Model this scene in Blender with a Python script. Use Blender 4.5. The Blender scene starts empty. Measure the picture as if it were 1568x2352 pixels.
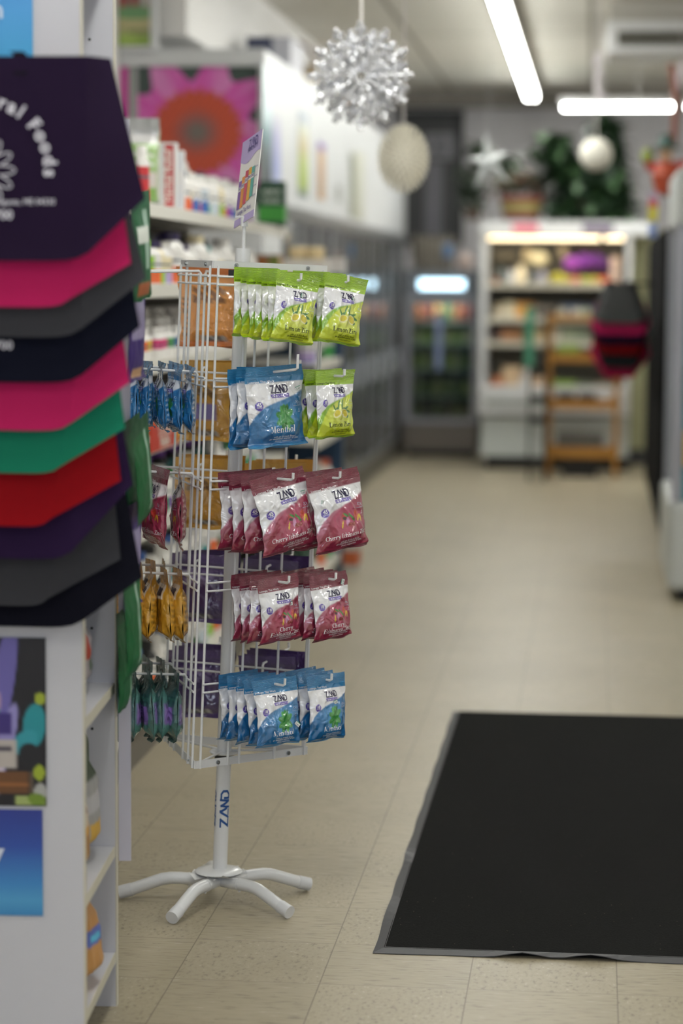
import bpy, math, random
import numpy as np
from mathutils import Matrix, Vector, Euler
random.seed(7)
C = bpy.context.scene.collection
PI = math.pi
R = math.radians

# ------------------------------------------------------------------ camera, world, light, exposure
H = 1.44                      # eye height
FPX = 85 / 36 * 2352
cam_d = bpy.data.cameras.new('camera'); cam = bpy.data.objects.new('camera', cam_d); C.objects.link(cam)
cam_d.sensor_fit = 'VERTICAL'; cam_d.sensor_height = 36; cam_d.sensor_width = 24; cam_d.lens = 85
cam_d.clip_start = 0.05; cam_d.clip_end = 80
CAM = Matrix.Translation((0, 0, H)) @ Matrix.Rotation(R(5.93), 4, 'Z') @ Matrix.Rotation(R(90 - 5.44), 4, 'X') @ Matrix.Rotation(0.006, 4, 'Z')
cam.matrix_world = CAM
cam_d.dof.use_dof = True; cam_d.dof.focus_distance = 5.28; cam_d.dof.aperture_fstop = 2.0; cam_d.dof.aperture_blades = 0
bpy.context.scene.camera = cam
vs = bpy.context.scene.view_settings
vs.view_transform = 'Standard'; vs.look = 'None'; vs.gamma = 1; vs.use_curve_mapping = False; vs.exposure = 0.14
w = bpy.data.worlds.new('world'); bpy.context.scene.world = w; w.use_nodes = True
w.node_tree.nodes['Background'].inputs[0].default_value = (0.75, 0.85, 1.0, 1)
w.node_tree.nodes['Background'].inputs[1].default_value = 0.6

def area(name, loc, rot, sx, sy, power, col):
    l = bpy.data.lights.new(name, 'AREA'); l.shape = 'RECTANGLE'; l.size = sx; l.size_y = sy; l.energy = power; l.color = col
    o = bpy.data.objects.new(name, l); o.location = loc; o.rotation_euler = rot; C.objects.link(o); return o
# daylight through the shop window behind the camera
area('window_daylight', (1.0, -1.85, 1.8), (R(90), 0, 0), 5.2, 1.6, 46, (0.78, 0.86, 1.0))

def ray(px, py):
    d = CAM.to_3x3() @ Vector(((px - 784) / FPX, -(py - 1176) / FPX, -1)); return d
def atY(px, py, Y):
    d = ray(px, py); t = Y / d.y; return Vector((d.x * t, Y, H + d.z * t))
def atX(px, py, X):
    d = ray(px, py); t = X / d.x; return Vector((X, d.y * t, H + d.z * t))
def atZ(px, py, Z):
    d = ray(px, py); t = (Z - H) / d.z; return Vector((d.x * t, d.y * t, Z))

# ------------------------------------------------------------------ helpers: colour, material
def lin(c):
    if isinstance(c, str):
        c = tuple(int(c[i:i + 2], 16) for i in (0, 2, 4))
    return tuple(((v / 255) / 12.92 if v / 255 <= 0.04045 else ((v / 255 + 0.055) / 1.055) ** 2.4) for v in c[:3])
MATS = {}
def mat(name, col, rough=0.5, metal=0, emit=0, ecol=None, alpha=1, spec=0.5, bump=0, bscale=60, trans=0, coat=0, attr=None):
    if name in MATS: return MATS[name]
    m = bpy.data.materials.new(name); m.use_nodes = True; nt = m.node_tree; b = nt.nodes['Principled BSDF']
    b.inputs['Base Color'].default_value = (*lin(col), 1); b.inputs['Roughness'].default_value = rough
    b.inputs['Metallic'].default_value = metal; b.inputs['Specular IOR Level'].default_value = spec
    if emit:
        b.inputs['Emission Color'].default_value = (*lin(ecol or col), 1); b.inputs['Emission Strength'].default_value = emit
    if alpha < 1: b.inputs['Alpha'].default_value = alpha
    if trans: b.inputs['Transmission Weight'].default_value = trans
    if coat: b.inputs['Coat Weight'].default_value = coat; b.inputs['Coat Roughness'].default_value = 0.15
    if attr:
        a = nt.nodes.new('ShaderNodeVertexColor'); a.layer_name = attr; nt.links.new(a.outputs[0], b.inputs['Base Color'])
    if bump:
        tc = nt.nodes.new('ShaderNodeTexCoord'); n = nt.nodes.new('ShaderNodeTexNoise'); n.inputs['Scale'].default_value = bscale
        n.inputs['Detail'].default_value = 3
        bp = nt.nodes.new('ShaderNodeBump'); bp.inputs['Strength'].default_value = bump; bp.inputs['Distance'].default_value = 0.01
        nt.links.new(tc.outputs['Object'], n.inputs['Vector']); nt.links.new(n.outputs[0], bp.inputs['Height']); nt.links.new(bp.outputs[0], b.inputs['Normal'])
    MATS[name] = m
    return m
def flat(col, rough=0.5):
    if not isinstance(col, str): col = '%02x%02x%02x' % tuple(int(c) for c in col)
    return mat('print_' + col + ('' if rough == 0.5 else '_%d' % (rough * 100)), col, rough)

# ------------------------------------------------------------------ helpers: mesh builder
class MB:
    def __init__(s, org=(0, 0, 0), M=None):
        s.v = []; s.f = []; s.m = []; s.org = Vector(org); s.M = M; s.cols = None
    def add(s, vs_, fs, mi=0):
        b = len(s.v)
        for p in vs_:
            p = Vector(p)
            if s.M is not None: p = s.M @ p
            s.v.append(p)
        for f in fs: s.f.append([b + i for i in f]); s.m.append(mi)
        return s
    def box(s, x0, x1, y0, y1, z0, z1, mi=0):
        vs_ = [(x, y, z) for x in (x0, x1) for y in (y0, y1) for z in (z0, z1)]
        return s.add(vs_, [(0, 1, 3, 2), (4, 6, 7, 5), (0, 4, 5, 1), (2, 3, 7, 6), (0, 2, 6, 4), (1, 5, 7, 3)], mi)
    def tube(s, pts, r, seg=8, mi=0, cap=True):
        pts = [Vector(p) for p in pts]; rs = r if isinstance(r, (list, tuple)) else [r] * len(pts)
        n = len(pts); rings = []; prev = None
        for i, p in enumerate(pts):
            t = (pts[min(i + 1, n - 1)] - pts[max(i - 1, 0)]).normalized()
            if prev is None:
                a = Vector((0, 0, 1)) if abs(t.z) < .9 else Vector((1, 0, 0)); u = t.cross(a).normalized()
            else:
                u = (prev - t * prev.dot(t)).normalized()
            prev = u; w_ = t.cross(u)
            rings.append([p + (u * math.cos(2 * PI * k / seg) + w_ * math.sin(2 * PI * k / seg)) * rs[i] for k in range(seg)])
        vs_ = [q for rg in rings for q in rg]; fs = []
        for i in range(n - 1):
            for k in range(seg):
                fs.append((i * seg + k, i * seg + (k + 1) % seg, (i + 1) * seg + (k + 1) % seg, (i + 1) * seg + k))
        if cap: fs.append(tuple(range(seg))[::-1]); fs.append(tuple((n - 1) * seg + k for k in range(seg)))
        return s.add(vs_, fs, mi)
    def lathe(s, prof, c=(0, 0, 0), seg=20, mi=0, sx=1, sy=1, a0=0, a1=2 * PI):
        full = abs(a1 - a0 - 2 * PI) < 1e-6; nk = seg if full else seg + 1; vs_ = []; fs = []
        for r, z in prof:
            for k in range(nk):
                a = a0 + (a1 - a0) * k / seg; vs_.append((c[0] + r * math.cos(a) * sx, c[1] + r * math.sin(a) * sy, c[2] + z))
        for i in range(len(prof) - 1):
            for k in range(seg):
                k2 = (k + 1) % nk; fs.append((i * nk + k, i * nk + k2, (i + 1) * nk + k2, (i + 1) * nk + k))
        if full:
            if prof[0][0] > 1e-5: fs.append(tuple(range(nk))[::-1])
            if prof[-1][0] > 1e-5: fs.append(tuple((len(prof) - 1) * nk + k for k in range(nk)))
        return s.add(vs_, fs, mi)
    def ell(s, c, rx, ry, rz, seg=12, rings=8, mi=0):
        prof = [(math.sin(PI * i / rings), -math.cos(PI * i / rings)) for i in range(rings + 1)]
        vs_ = []; fs = []
        for r, z in prof:
            for k in range(seg):
                a = 2 * PI * k / seg; vs_.append((c[0] + rx * r * math.cos(a), c[1] + ry * r * math.sin(a), c[2] + rz * z))
        for i in range(rings):
            for k in range(seg): fs.append((i * seg + k, i * seg + (k + 1) % seg, (i + 1) * seg + (k + 1) % seg, (i + 1) * seg + k))
        return s.add(vs_, fs, mi)
    def prism(s, poly, y0, y1, mi=0):          # polygon in XZ, extruded along Y
        n = len(poly); vs_ = [(x, y0, z) for x, z in poly] + [(x, y1, z) for x, z in poly]
        return s.add(vs_, [tuple(range(n)), tuple(range(2 * n - 1, n - 1, -1))] + [(i, i + n, (i + 1) % n + n, (i + 1) % n) for i in range(n)], mi)
    def build(s, name, mats, parent=None, smooth=False, bevel=0, loc=None, clean=True):
        me = bpy.data.meshes.new(name); o_ = s.org
        me.from_pydata([tuple(p - o_) for p in s.v], [], s.f)
        if not isinstance(mats, (list, tuple)): mats = [mats]
        for m in mats: me.materials.append(m)
        me.polygons.foreach_set('material_index', s.m)
        if smooth: me.polygons.foreach_set('use_smooth', [True] * len(s.f))
        if clean:
            import bmesh
            bm = bmesh.new(); bm.from_mesh(me); bmesh.ops.recalc_face_normals(bm, faces=bm.faces); bm.to_mesh(me); bm.free()
        me.update()
        o = bpy.data.objects.new(name, me); C.objects.link(o)
        if parent is not None: o.parent = parent
        else: o.location = s.org if loc is None else loc
        if bevel:
            b = o.modifiers.new('bevel', 'BEVEL'); b.width = bevel; b.segments = 2; b.limit_method = 'ANGLE'
        if smooth and not bevel:
            try: me.set_sharp_from_angle(angle=R(40))
            except Exception: pass
        return o
def tag(o, label=None, cat=None, group=None, kind=None):
    if label: o['label'] = label
    if cat: o['category'] = cat
    if group: o['group'] = group
    if kind: o['kind'] = kind
    return o
def thing(name, loc, label, cat, group=None, rz=0):
    o = bpy.data.objects.new(name, None); o.empty_display_size = .05; C.objects.link(o); o.location = loc; o.rotation_euler = (0, 0, rz)
    return tag(o, label, cat, group)
def dup(o, loc=None, rot=None, label=None, group=None, scale=None):
    r = o.copy(); C.objects.link(r)
    if loc is not None: r.location = loc
    if rot is not None: r.rotation_euler = rot
    if scale is not None: r.scale = scale
    if label: r['label'] = label
    if group: r['group'] = group
    for ch in o.children:
        c = ch.copy(); C.objects.link(c); c.parent = r
        for g in ch.children:
            d = g.copy(); C.objects.link(d); d.parent = c
    return r
def structure(o): o['kind'] = 'structure'; return o
def stroke(pts, wd):                           # 2-D stroke as quads
    out = []
    for (x0, y0), (x1, y1) in zip(pts[:-1], pts[1:]):
        dx, dy = x1 - x0, y1 - y0; l = math.hypot(dx, dy) or 1; nx, ny = -dy / l * wd / 2, dx / l * wd / 2; ex, ey = dx / l * wd * .3, dy / l * wd * .3
        out.append([(x0 - ex + nx, y0 - ey + ny), (x1 + ex + nx, y1 + ey + ny), (x1 + ex - nx, y1 + ey - ny), (x0 - ex - nx, y0 - ey - ny)])
    return out
_TX = {}
def txt(s, bold=0.0):                          # 2-D triangulated sans lettering: height of capitals about 0.7
    if (s, bold) in _TX: return _TX[(s, bold)]
    cu = bpy.data.curves.new('t', 'FONT'); cu.body = s; cu.offset = bold; cu.resolution_u = 2; cu.align_x = 'CENTER'
    o = bpy.data.objects.new('t', cu); C.objects.link(o); dg = bpy.context.evaluated_depsgraph_get()
    me = bpy.data.meshes.new_from_object(o.evaluated_get(dg))
    polys = [[(me.vertices[i].co.x, me.vertices[i].co.y) for i in p.vertices] for p in me.polygons]
    bpy.data.objects.remove(o); bpy.data.curves.remove(cu); bpy.data.meshes.remove(me)
    _TX[(s, bold)] = polys; return polys
# serif lettering for the flavour names, drawn stroke by stroke (x-height .48, capitals .72)
def _rect(x0, y0, x1, y1): return [(x0, y0), (x1, y0), (x1, y1), (x0, y1)]
def _arc(cx, cy, ro, so, ri, si, a0, a1, n=12):
    q = []
    for i in range(n):
        a, b = R(a0 + (a1 - a0) * i / n), R(a0 + (a1 - a0) * (i + 1) / n)
        q.append([(cx + ro * math.cos(a), cy + so * math.sin(a)), (cx + ro * math.cos(b), cy + so * math.sin(b)), (cx + ri * math.cos(b), cy + si * math.sin(b)), (cx + ri * math.cos(a), cy + si * math.sin(a))])
    return q
def _stem(x, y0, y1, w=.1, f=1, b=1):
    q = [_rect(x - w / 2, y0, x + w / 2, y1)]
    if b: q.append(_rect(x - w * 1.05, y0, x + w * 1.05, y0 + .035))
    if f == 1: q.append(_rect(x - w * 1.05, y1 - .035, x + w * 1.05, y1))
    if f == 2: q.append(_rect(x - w * 1.05, y1 - .05, x, y1))
    return q
def _hump(x, w, top=.48):
    return _arc(x + w / 2, top - .17, w / 2 + .05, .17, w / 2 - .05, .10, 0, 180, 8) + [_rect(x + w - .05, 0, x + w + .05, top - .16), _rect(x + w - .1, 0, x + w + .1, .035)]
SER = {
 'L': (_stem(.14, 0, .72, .12) + [_rect(.14, 0, .5, .05), _rect(.45, 0, .5, .2)], .54),
 'Z': ([_rect(.06, .67, .56, .72), _rect(.06, .53, .1, .72), _rect(.04, 0, .58, .05), _rect(.53, 0, .58, .2), [(.04, .04), (.2, .04), (.56, .68), (.4, .68)]], .62),
 'M': (_stem(.1, 0, .72, .05) + _stem(.66, 0, .72, .12) + [[(.08, .72), (.22, .72), (.42, .1), (.34, .06)], [(.36, .06), (.42, .1), (.66, .72), (.58, .72)]], .82),
 'C': (_arc(.32, .36, .29, .37, .17, .32, 45, 315, 16) + [_rect(.5, .5, .54, .72)], .58),
 'E': (_stem(.14, 0, .72, .12) + [_rect(.14, 0, .5, .05), _rect(.46, 0, .5, .19), _rect(.14, .67, .5, .72), _rect(.46, .54, .5, .72), _rect(.14, .34, .38, .385), _rect(.35, .26, .385, .46)], .56),
 'e': (_arc(.23, .24, .21, .25, .11, .21, 0, 320, 16) + [_rect(.1, .24, .44, .28)], .47),
 'o': (_arc(.25, .24, .23, .25, .12, .21, 0, 360, 18), .5),
 'c': (_arc(.23, .24, .21, .25, .11, .21, 40, 320, 14) + [(_arc(.36, .38, .06, .06, 0, 0, 0, 360, 6))[i] for i in range(6)], .43),
 'n': (_stem(.1, 0, .48, .1, 2) + _hump(.12, .27), .54),
 'm': (_stem(.1, 0, .48, .1, 2) + _hump(.12, .25) + _hump(.39, .25), .79),
 'h': (_stem(.1, 0, .76, .1, 2) + _hump(.12, .27), .54),
 'i': (_stem(.1, 0, .48, .1, 2) + _arc(.1, .64, .065, .065, 0, 0, 0, 360, 8), .22),
 'l': (_stem(.1, 0, .76, .1, 2), .22),
 't': ([_rect(.08, .06, .18, .62), _rect(.0, .43, .3, .48)] + _arc(.2, .1, .12, .1, .03, .05, 180, 330, 6), .34),
 'r': (_stem(.1, 0, .48, .1, 2) + _arc(.28, .3, .18, .18, .1, .12, 50, 150, 6) + _arc(.33, .41, .06, .06, 0, 0, 0, 360, 6), .4),
 'a': (_arc(.2, .14, .17, .15, .08, .11, 0, 360, 12) + [_rect(.28, .02, .38, .36), _rect(.3, 0, .44, .05)] + _arc(.22, .33, .16, .16, .08, .12, 0, 150, 8), .45),
 'y': ([[(.05, .48), (.16, .48), (.3, .08), (.22, .02)], [(.38, .48), (.43, .48), (.24, -.06), (.18, -.08)], _rect(0, .45, .2, .48), _rect(.32, .45, .48, .48)] + _arc(.12, -.14, .06, .06, 0, 0, 0, 360, 6), .48),
 ' ': ([], .24)}
def serif(s):
    out = []; x = 0
    for ch in s:
        g, a = SER[ch]
        for p in g: out.append([(q[0] + x, q[1]) for q in p])
        x += a + .015
    return [[(q[0] - x / 2, q[1]) for q in p] for p in out], x
def zand():                                    # brand lettering in a box 1.35 wide and 0.5 high
    s_ = []
    s_ += stroke([(.02, .46), (.30, .46)], .08) + stroke([(.29, .47), (.05, .03)], .09) + stroke([(.04, .04), (.30, .04)], .08)
    s_ += stroke([(.36, .0), (.56, .48), (.60, .48)], .085) + stroke([(.57, .48), (.70, .16)], .09) + stroke([(.46, .04), (.66, .04)], .07)
    s_ += stroke([(.74, .0), (.78, .44)], .08) + stroke([(.77, .46), (.97, .04)], .09) + stroke([(.97, .02), (.99, .5)], .08)
    s_ += stroke([(1.03, .46), (1.2, .46), (1.31, .36), (1.31, .15), (1.2, .04), (1.07, .04), (1.07, .3)], .085)
    return [[(q[0] - .67, q[1]) for q in p] for p in s_]
def split_quads(ps, n=8):
    out = []
    for p in ps:
        a, b, c, d = [Vector((*q, 0)) for q in p]
        for i in range(n): out.append([tuple(v.to_2d()) for v in (a.lerp(b, i / n), a.lerp(b, (i + 1) / n), d.lerp(c, (i + 1) / n), d.lerp(c, i / n))])
    return out

# ------------------------------------------------------------------ the setting
def floor_mat():
    m = bpy.data.materials.new('vinyl_tile'); m.use_nodes = True; nt = m.node_tree; b = nt.nodes['Principled BSDF']; N = nt.nodes; L = nt.links
    def M(op, a, b_=None, c=None):
        n = N.new('ShaderNodeMath'); n.operation = op
        for i, v in enumerate((a, b_, c)):
            if v is None: continue
            if hasattr(v, 'default_value') or hasattr(v, 'is_linked'): L.new(v, n.inputs[i])
            else: n.inputs[i].default_value = v
        return n.outputs[0]
    g = N.new('ShaderNodeNewGeometry'); sp = N.new('ShaderNodeSeparateXYZ'); L.new(g.outputs['Position'], sp.inputs[0])
    tx = M('DIVIDE', M('ADD', sp.outputs[0], 10 * .3048 - .0675), .3048); ty = M('DIVIDE', M('ADD', sp.outputs[1], 10 * .3048 - 4.836 + 16 * .3048), .3048)
    fx = M('FRACT', tx); fy = M('FRACT', ty)
    dx = M('MINIMUM', fx, M('SUBTRACT', 1, fx)); dy = M('MINIMUM', fy, M('SUBTRACT', 1, fy))
    seamx = M('LESS_THAN', dx, .0045); seamy = M('MULTIPLY', M('LESS_THAN', dy, .0045), .75)
    seam = M('MAXIMUM', seamx, seamy)
    cb = N.new('ShaderNodeCombineXYZ'); L.new(M('FLOOR', tx), cb.inputs[0]); L.new(M('FLOOR', ty), cb.inputs[1])
    wn = N.new('ShaderNodeTexWhiteNoise'); L.new(cb.outputs[0], wn.inputs[0])
    par = M('MODULO', M('ADD', M('FLOOR', tx), M('FLOOR', ty)), 2)
    # streaky chips, turned a quarter on every other tile
    v1 = N.new('ShaderNodeCombineXYZ'); L.new(M('MULTIPLY', sp.outputs[0], 22), v1.inputs[0]); L.new(M('MULTIPLY', sp.outputs[1], 120), v1.inputs[1]); L.new(M('MULTIPLY', wn.outputs[0], 40), v1.inputs[2])
    v2 = N.new('ShaderNodeCombineXYZ'); L.new(M('MULTIPLY', sp.outputs[0], 120), v2.inputs[0]); L.new(M('MULTIPLY', sp.outputs[1], 60), v2.inputs[1]); L.new(M('MULTIPLY', wn.outputs[0], 40), v2.inputs[2])
    mx = N.new('ShaderNodeMix'); mx.data_type = 'VECTOR'; L.new(par, mx.inputs[0]); L.new(v1.outputs[0], mx.inputs[4]); L.new(v2.outputs[0], mx.inputs[5])
    ns = N.new('ShaderNodeTexNoise'); ns.inputs['Scale'].default_value = 1; ns.inputs['Detail'].default_value = 4; L.new(mx.outputs[1], ns.inputs[0])
    nl = N.new('ShaderNodeTexNoise'); nl.inputs['Scale'].default_value = 2.2; nl.inputs['Detail'].default_value = 5; L.new(g.outputs['Position'], nl.inputs[0])
    cr = N.new('ShaderNodeValToRGB'); e = cr.color_ramp; e.elements[0].position = .26; e.elements[0].color = (*lin('7d7562'), 1); e.elements[1].position = .42; e.elements[1].color = (*lin('a0967f'), 1)
    q = e.elements.new(.66); q.color = (*lin('a69d87'), 1); q = e.elements.new(.74); q.color = (*lin('b8b2a2'), 1); L.new(ns.outputs[0], cr.inputs[0])
    # small dark scuffs
    v3 = N.new('ShaderNodeCombineXYZ'); L.new(M('MULTIPLY', sp.outputs[0], 55), v3.inputs[0]); L.new(M('MULTIPLY', sp.outputs[1], 130), v3.inputs[1])
    sc = N.new('ShaderNodeTexNoise'); sc.inputs['Scale'].default_value = 1.0; sc.inputs['Detail'].default_value = 6; L.new(v3.outputs[0], sc.inputs[0])
    spk = M('MULTIPLY', M('GREATER_THAN', sc.outputs[0], .70), M('GREATER_THAN', nl.outputs[0], .50))
    m1 = N.new('ShaderNodeMix'); m1.data_type = 'RGBA'; L.new(M('MULTIPLY', spk, .7), m1.inputs[0]); L.new(cr.outputs[0], m1.inputs[6]); m1.inputs[7].default_value = (*lin('5a5240'), 1)
    m2 = N.new('ShaderNodeMix'); m2.data_type = 'RGBA'; L.new(M('MULTIPLY', seam, .55), m2.inputs[0]); L.new(m1.outputs[2], m2.inputs[6]); m2.inputs[7].default_value = (*lin('4c4334'), 1)
    m3 = N.new('ShaderNodeMix'); m3.data_type = 'RGBA'; m3.blend_type = 'MULTIPLY'; m3.inputs[0].default_value = 1
    rr = N.new('ShaderNodeMapRange'); rr.inputs[1].default_value = .3; rr.inputs[2].default_value = .7; rr.inputs[3].default_value = .9; rr.inputs[4].default_value = 1.04; L.new(nl.outputs[0], rr.inputs[0])
    L.new(m2.outputs[2], m3.inputs[6]); L.new(rr.outputs[0], m3.inputs[7]); L.new(m3.outputs[2], b.inputs['Base Color'])
    b.inputs['Roughness'].default_value = .42; b.inputs['Specular IOR Level'].default_value = .35
    return m
def ceil_mat():
    m = bpy.data.materials.new('ceiling_board'); m.use_nodes = True; nt = m.node_tree; b = nt.nodes['Principled BSDF']; N = nt.nodes; L = nt.links
    g = N.new('ShaderNodeNewGeometry'); br = N.new('ShaderNodeTexBrick'); br.offset = 0; br.inputs['Scale'].default_value = 1
    br.inputs['Brick Width'].default_value = 1.22; br.inputs['Row Height'].default_value = 2.44; br.inputs['Mortar Size'].default_value = .018
    for k, c in ((1, 'd4d0c6'), (2, 'cecac0'), (3, '8f8b80')): br.inputs[k].default_value = (*lin(c), 1)
    mp = N.new('ShaderNodeMapping'); mp.inputs['Location'].default_value = (1.27 - 1.22 * 3 + 3.66, .6, 0); L.new(g.outputs['Position'], mp.inputs[0]); L.new(mp.outputs[0], br.inputs[0]); L.new(br.outputs[0], b.inputs['Base Color'])
    b.inputs['Roughness'].default_value = .85
    return m
M_wall = mat('painted_wall', 'e8e6e4', .85, bump=.05, bscale=40)
M_back = mat('painted_wall_back', 'd8d6da', .9)
X0, X1, Y0, Y1, ZC = -2.3, 4.6, -2.0, 21.6, 3.1
structure(MB().box(X0 - .1, X1 + .1, Y0 - .1, Y1 + .1, -.1, 0).build('floor', floor_mat()))
structure(MB().box(X0 - .1, X1 + .1, Y0 - .1, Y1 + .1, ZC, ZC + .1).build('ceiling', ceil_mat()))
structure(MB().box(X0 - .1, X0, Y0, Y1, 0, ZC).build('wall_left', M_wall))
structure(MB().box(X1, X1 + .1, Y0, Y1, 0, ZC).build('wall_right', M_wall))
structure(MB().box(X0, X1, Y1, Y1 + .1, 0, ZC).build('wall_back', M_back))
wf = MB().box(X0, -1.8, Y0 - .1, Y0, 0, ZC).box(3.8, X1, Y0 - .1, Y0, 0, ZC).box(-1.8, 3.8, Y0 - .1, Y0, 0, .35).box(-1.8, 3.8, Y0 - .1, Y0, 2.65, ZC)
structure(wf.build('wall_front', M_wall))
wn = MB()
for x in (-1.8, .04, 1.92, 3.76): wn.box(x, x + .04, Y0 - .08, Y0 - .02, .35, 2.65)
wn.box(-1.8, 3.8, Y0 - .08, Y0 - .02, .35, .39).box(-1.8, 3.8, Y0 - .08, Y0 - .02, 2.61, 2.65)
structure(wn.build('window_1', mat('aluminium', 'a8aaad', .35, .8)))
structure(MB().box(X0, -1.98, 11.7, Y1, 2.62, ZC).build('trim_1', M_wall))
structure(MB().box(X0, X1, Y1 - .35, Y1, ZC - .13, ZC).build('trim_2', mat('beam_paint', '8d8881', .8)))
structure(MB().box(-.8, X1, Y1 - .02, Y1, 0, .12).build('baseboard_back', mat('baseboard_grey', '3a3a3c', .5)))
structure(MB().box(.285, 1.4, 19.45, 19.55, .12, 1.86).build('trim_3', mat('olive_panel', 'a3a27f', .8)))
structure(MB().box(.285, 1.4, 19.43, 19.56, 0, .12).build('trim_4', mat('baseboard_grey', '3a3a3c', .5)))

# black door panel of the back room, with a grey notice
dr = thing('storage_door', (-1.4, Y1 - .03, 1.9), 'tall dark grey door panel high on the back wall, left of the plants', 'door')
a_, b_ = atY(918, 255, Y1 - .03), atY(1062, 560, Y1 - .03)
MB(dr.location).box(a_.x, b_.x, Y1 - .05, Y1, b_.z, a_.z).build('panel', mat('dark_grey_paint', '4b4c4e', .6), dr)
MB(dr.location).box(a_.x, b_.x, Y1 - .07, Y1 - .05, a_.z - .06, a_.z).box(b_.x - .05, b_.x, Y1 - .07, Y1 - .05, b_.z, a_.z).build('frame', mat('dark_grey_frame', '37383a', .6), dr)
a_, b_ = atY(975, 305, Y1 - .08), atY(1042, 365, Y1 - .08)
nb = MB(dr.location).box(a_.x, b_.x, Y1 - .075, Y1 - .05, b_.z, a_.z)
for p in txt('22', .02): nb.add([(a_.x + .13 + q[0] * .16, Y1 - .077, b_.z + .04 + q[1] * .2) for q in p], [tuple(range(len(p)))], 1)
nb.build('notice', [flat('8c8b92'), flat('5a5a62')], dr)
a_, b_ = atY(975, 372, Y1 - .08), atY(1015, 540, Y1 - .08)
MB(dr.location).box(a_.x, b_.x, Y1 - .07, Y1 - .05, b_.z, a_.z).build('light_strip', flat('77767e'), dr)

# ------------------------------------------------------------------ ceiling lamps
M_tube = mat('fluorescent_tube', 'ffffff', .4, emit=30, ecol='f4f6f0')
M_white = mat('white_enamel', 'dcdcdc', .35)
def strip(x, y, z, ln, label, along='Y', power=60, hang=0):
    t = thing('strip_light', (x, y, z), label, 'ceiling lamp', 'fluorescent strip lights on the ceiling', 0 if along == 'Y' else -PI / 2)
    MB().box(-.05, .05, 0, ln, .0, .05).build('housing', M_white, t)
    MB().tube([(-.028, .02, -.018), (-.028, ln - .02, -.018)], .016, 10).build('tube', M_tube, t, smooth=True)
    MB().tube([(.028, .02, -.018), (.028, ln - .02, -.018)], .016, 10).build('tube', M_tube, t, smooth=True)
    if hang:
        MB().tube([(0, .3, .05), (0, .3, hang)], .004, 6).tube([(0, ln - .3, .05), (0, ln - .3, hang)], .004, 6).build('hanger', M_white, t)
    l = area('lamp_glow', (0, ln / 2, -.05), (0, 0, 0), .14, ln - .1, power, (1.0, .975, .92)); l.parent = t
    return t
k = 0
for y in (-1.0, 2.6, 6.2):
    strip(-.55, y, ZC - .115, 2.4, 'ceiling strip light over the aisle behind the picture edge, %s run' % ('first', 'second', 'third')[k], power=8, hang=.11); k += 1
for i in range(4):
    strip(-.55, 10.6 + i * 2.44, ZC - .115, 2.42, 'glowing ceiling strip light above the aisle, %s segment from the back wall' % ('fourth', 'third', 'second', 'nearest')[i], power=8, hang=.11)
for i, (x, y) in enumerate(((2.6, -1), (2.6, 4), (2.6, 9), (2.6, 14))):
    strip(x, y, ZC - .115, 2.4, 'ceiling strip light over the right hand side of the shop, number %s from the window' % ('one', 'two', 'three', 'four')[i], power=8, hang=.11)
p_ = atY(1287, 247, 18.0)
strip(p_.x, 18.0, p_.z + .02, .86, 'hanging strip light running across the shop in front of the plants', 'X', 4, ZC - p_.z - .03)
strip(p_.x + .9, 18.0, p_.z + .02, .9, 'hanging strip light at the right edge, end to end with its neighbour', 'X', 4, ZC - p_.z - .03)

# ceiling air vent box
a_, b_ = atY(1393, 47, 14.5), atY(1700, 122, 14.5)
v_ = thing('air_vent', ((a_.x + b_.x) / 2, 14.5, b_.z), 'white air conditioning outlet box with dark grille under the ceiling', 'air vent')
MB(v_.location).box(a_.x, b_.x, 14.5, 15.2, b_.z, a_.z).build('housing', M_white, v_, bevel=.01)
MB(v_.location).box(a_.x + .02, b_.x - .02, 14.6, 15.1, a_.z, ZC).build('duct', flat('b5b1a8'), v_)
g0, g1 = atY(1418, 72, 14.5), atY(1690, 103, 14.5)
MB(v_.location).box(g0.x, g1.x, 14.492, 14.499, g1.z, g0.z).build('opening', mat('vent_black', '26261f', .9), v_)
gm = MB(v_.location); n_ = 40
for i in range(n_): x = g0.x + (g1.x - g0.x) * i / n_; gm.box(x, x + .007, 14.478, 14.492, g1.z, g0.z)
gm.build('grille', flat('8a877c'), v_)

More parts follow.
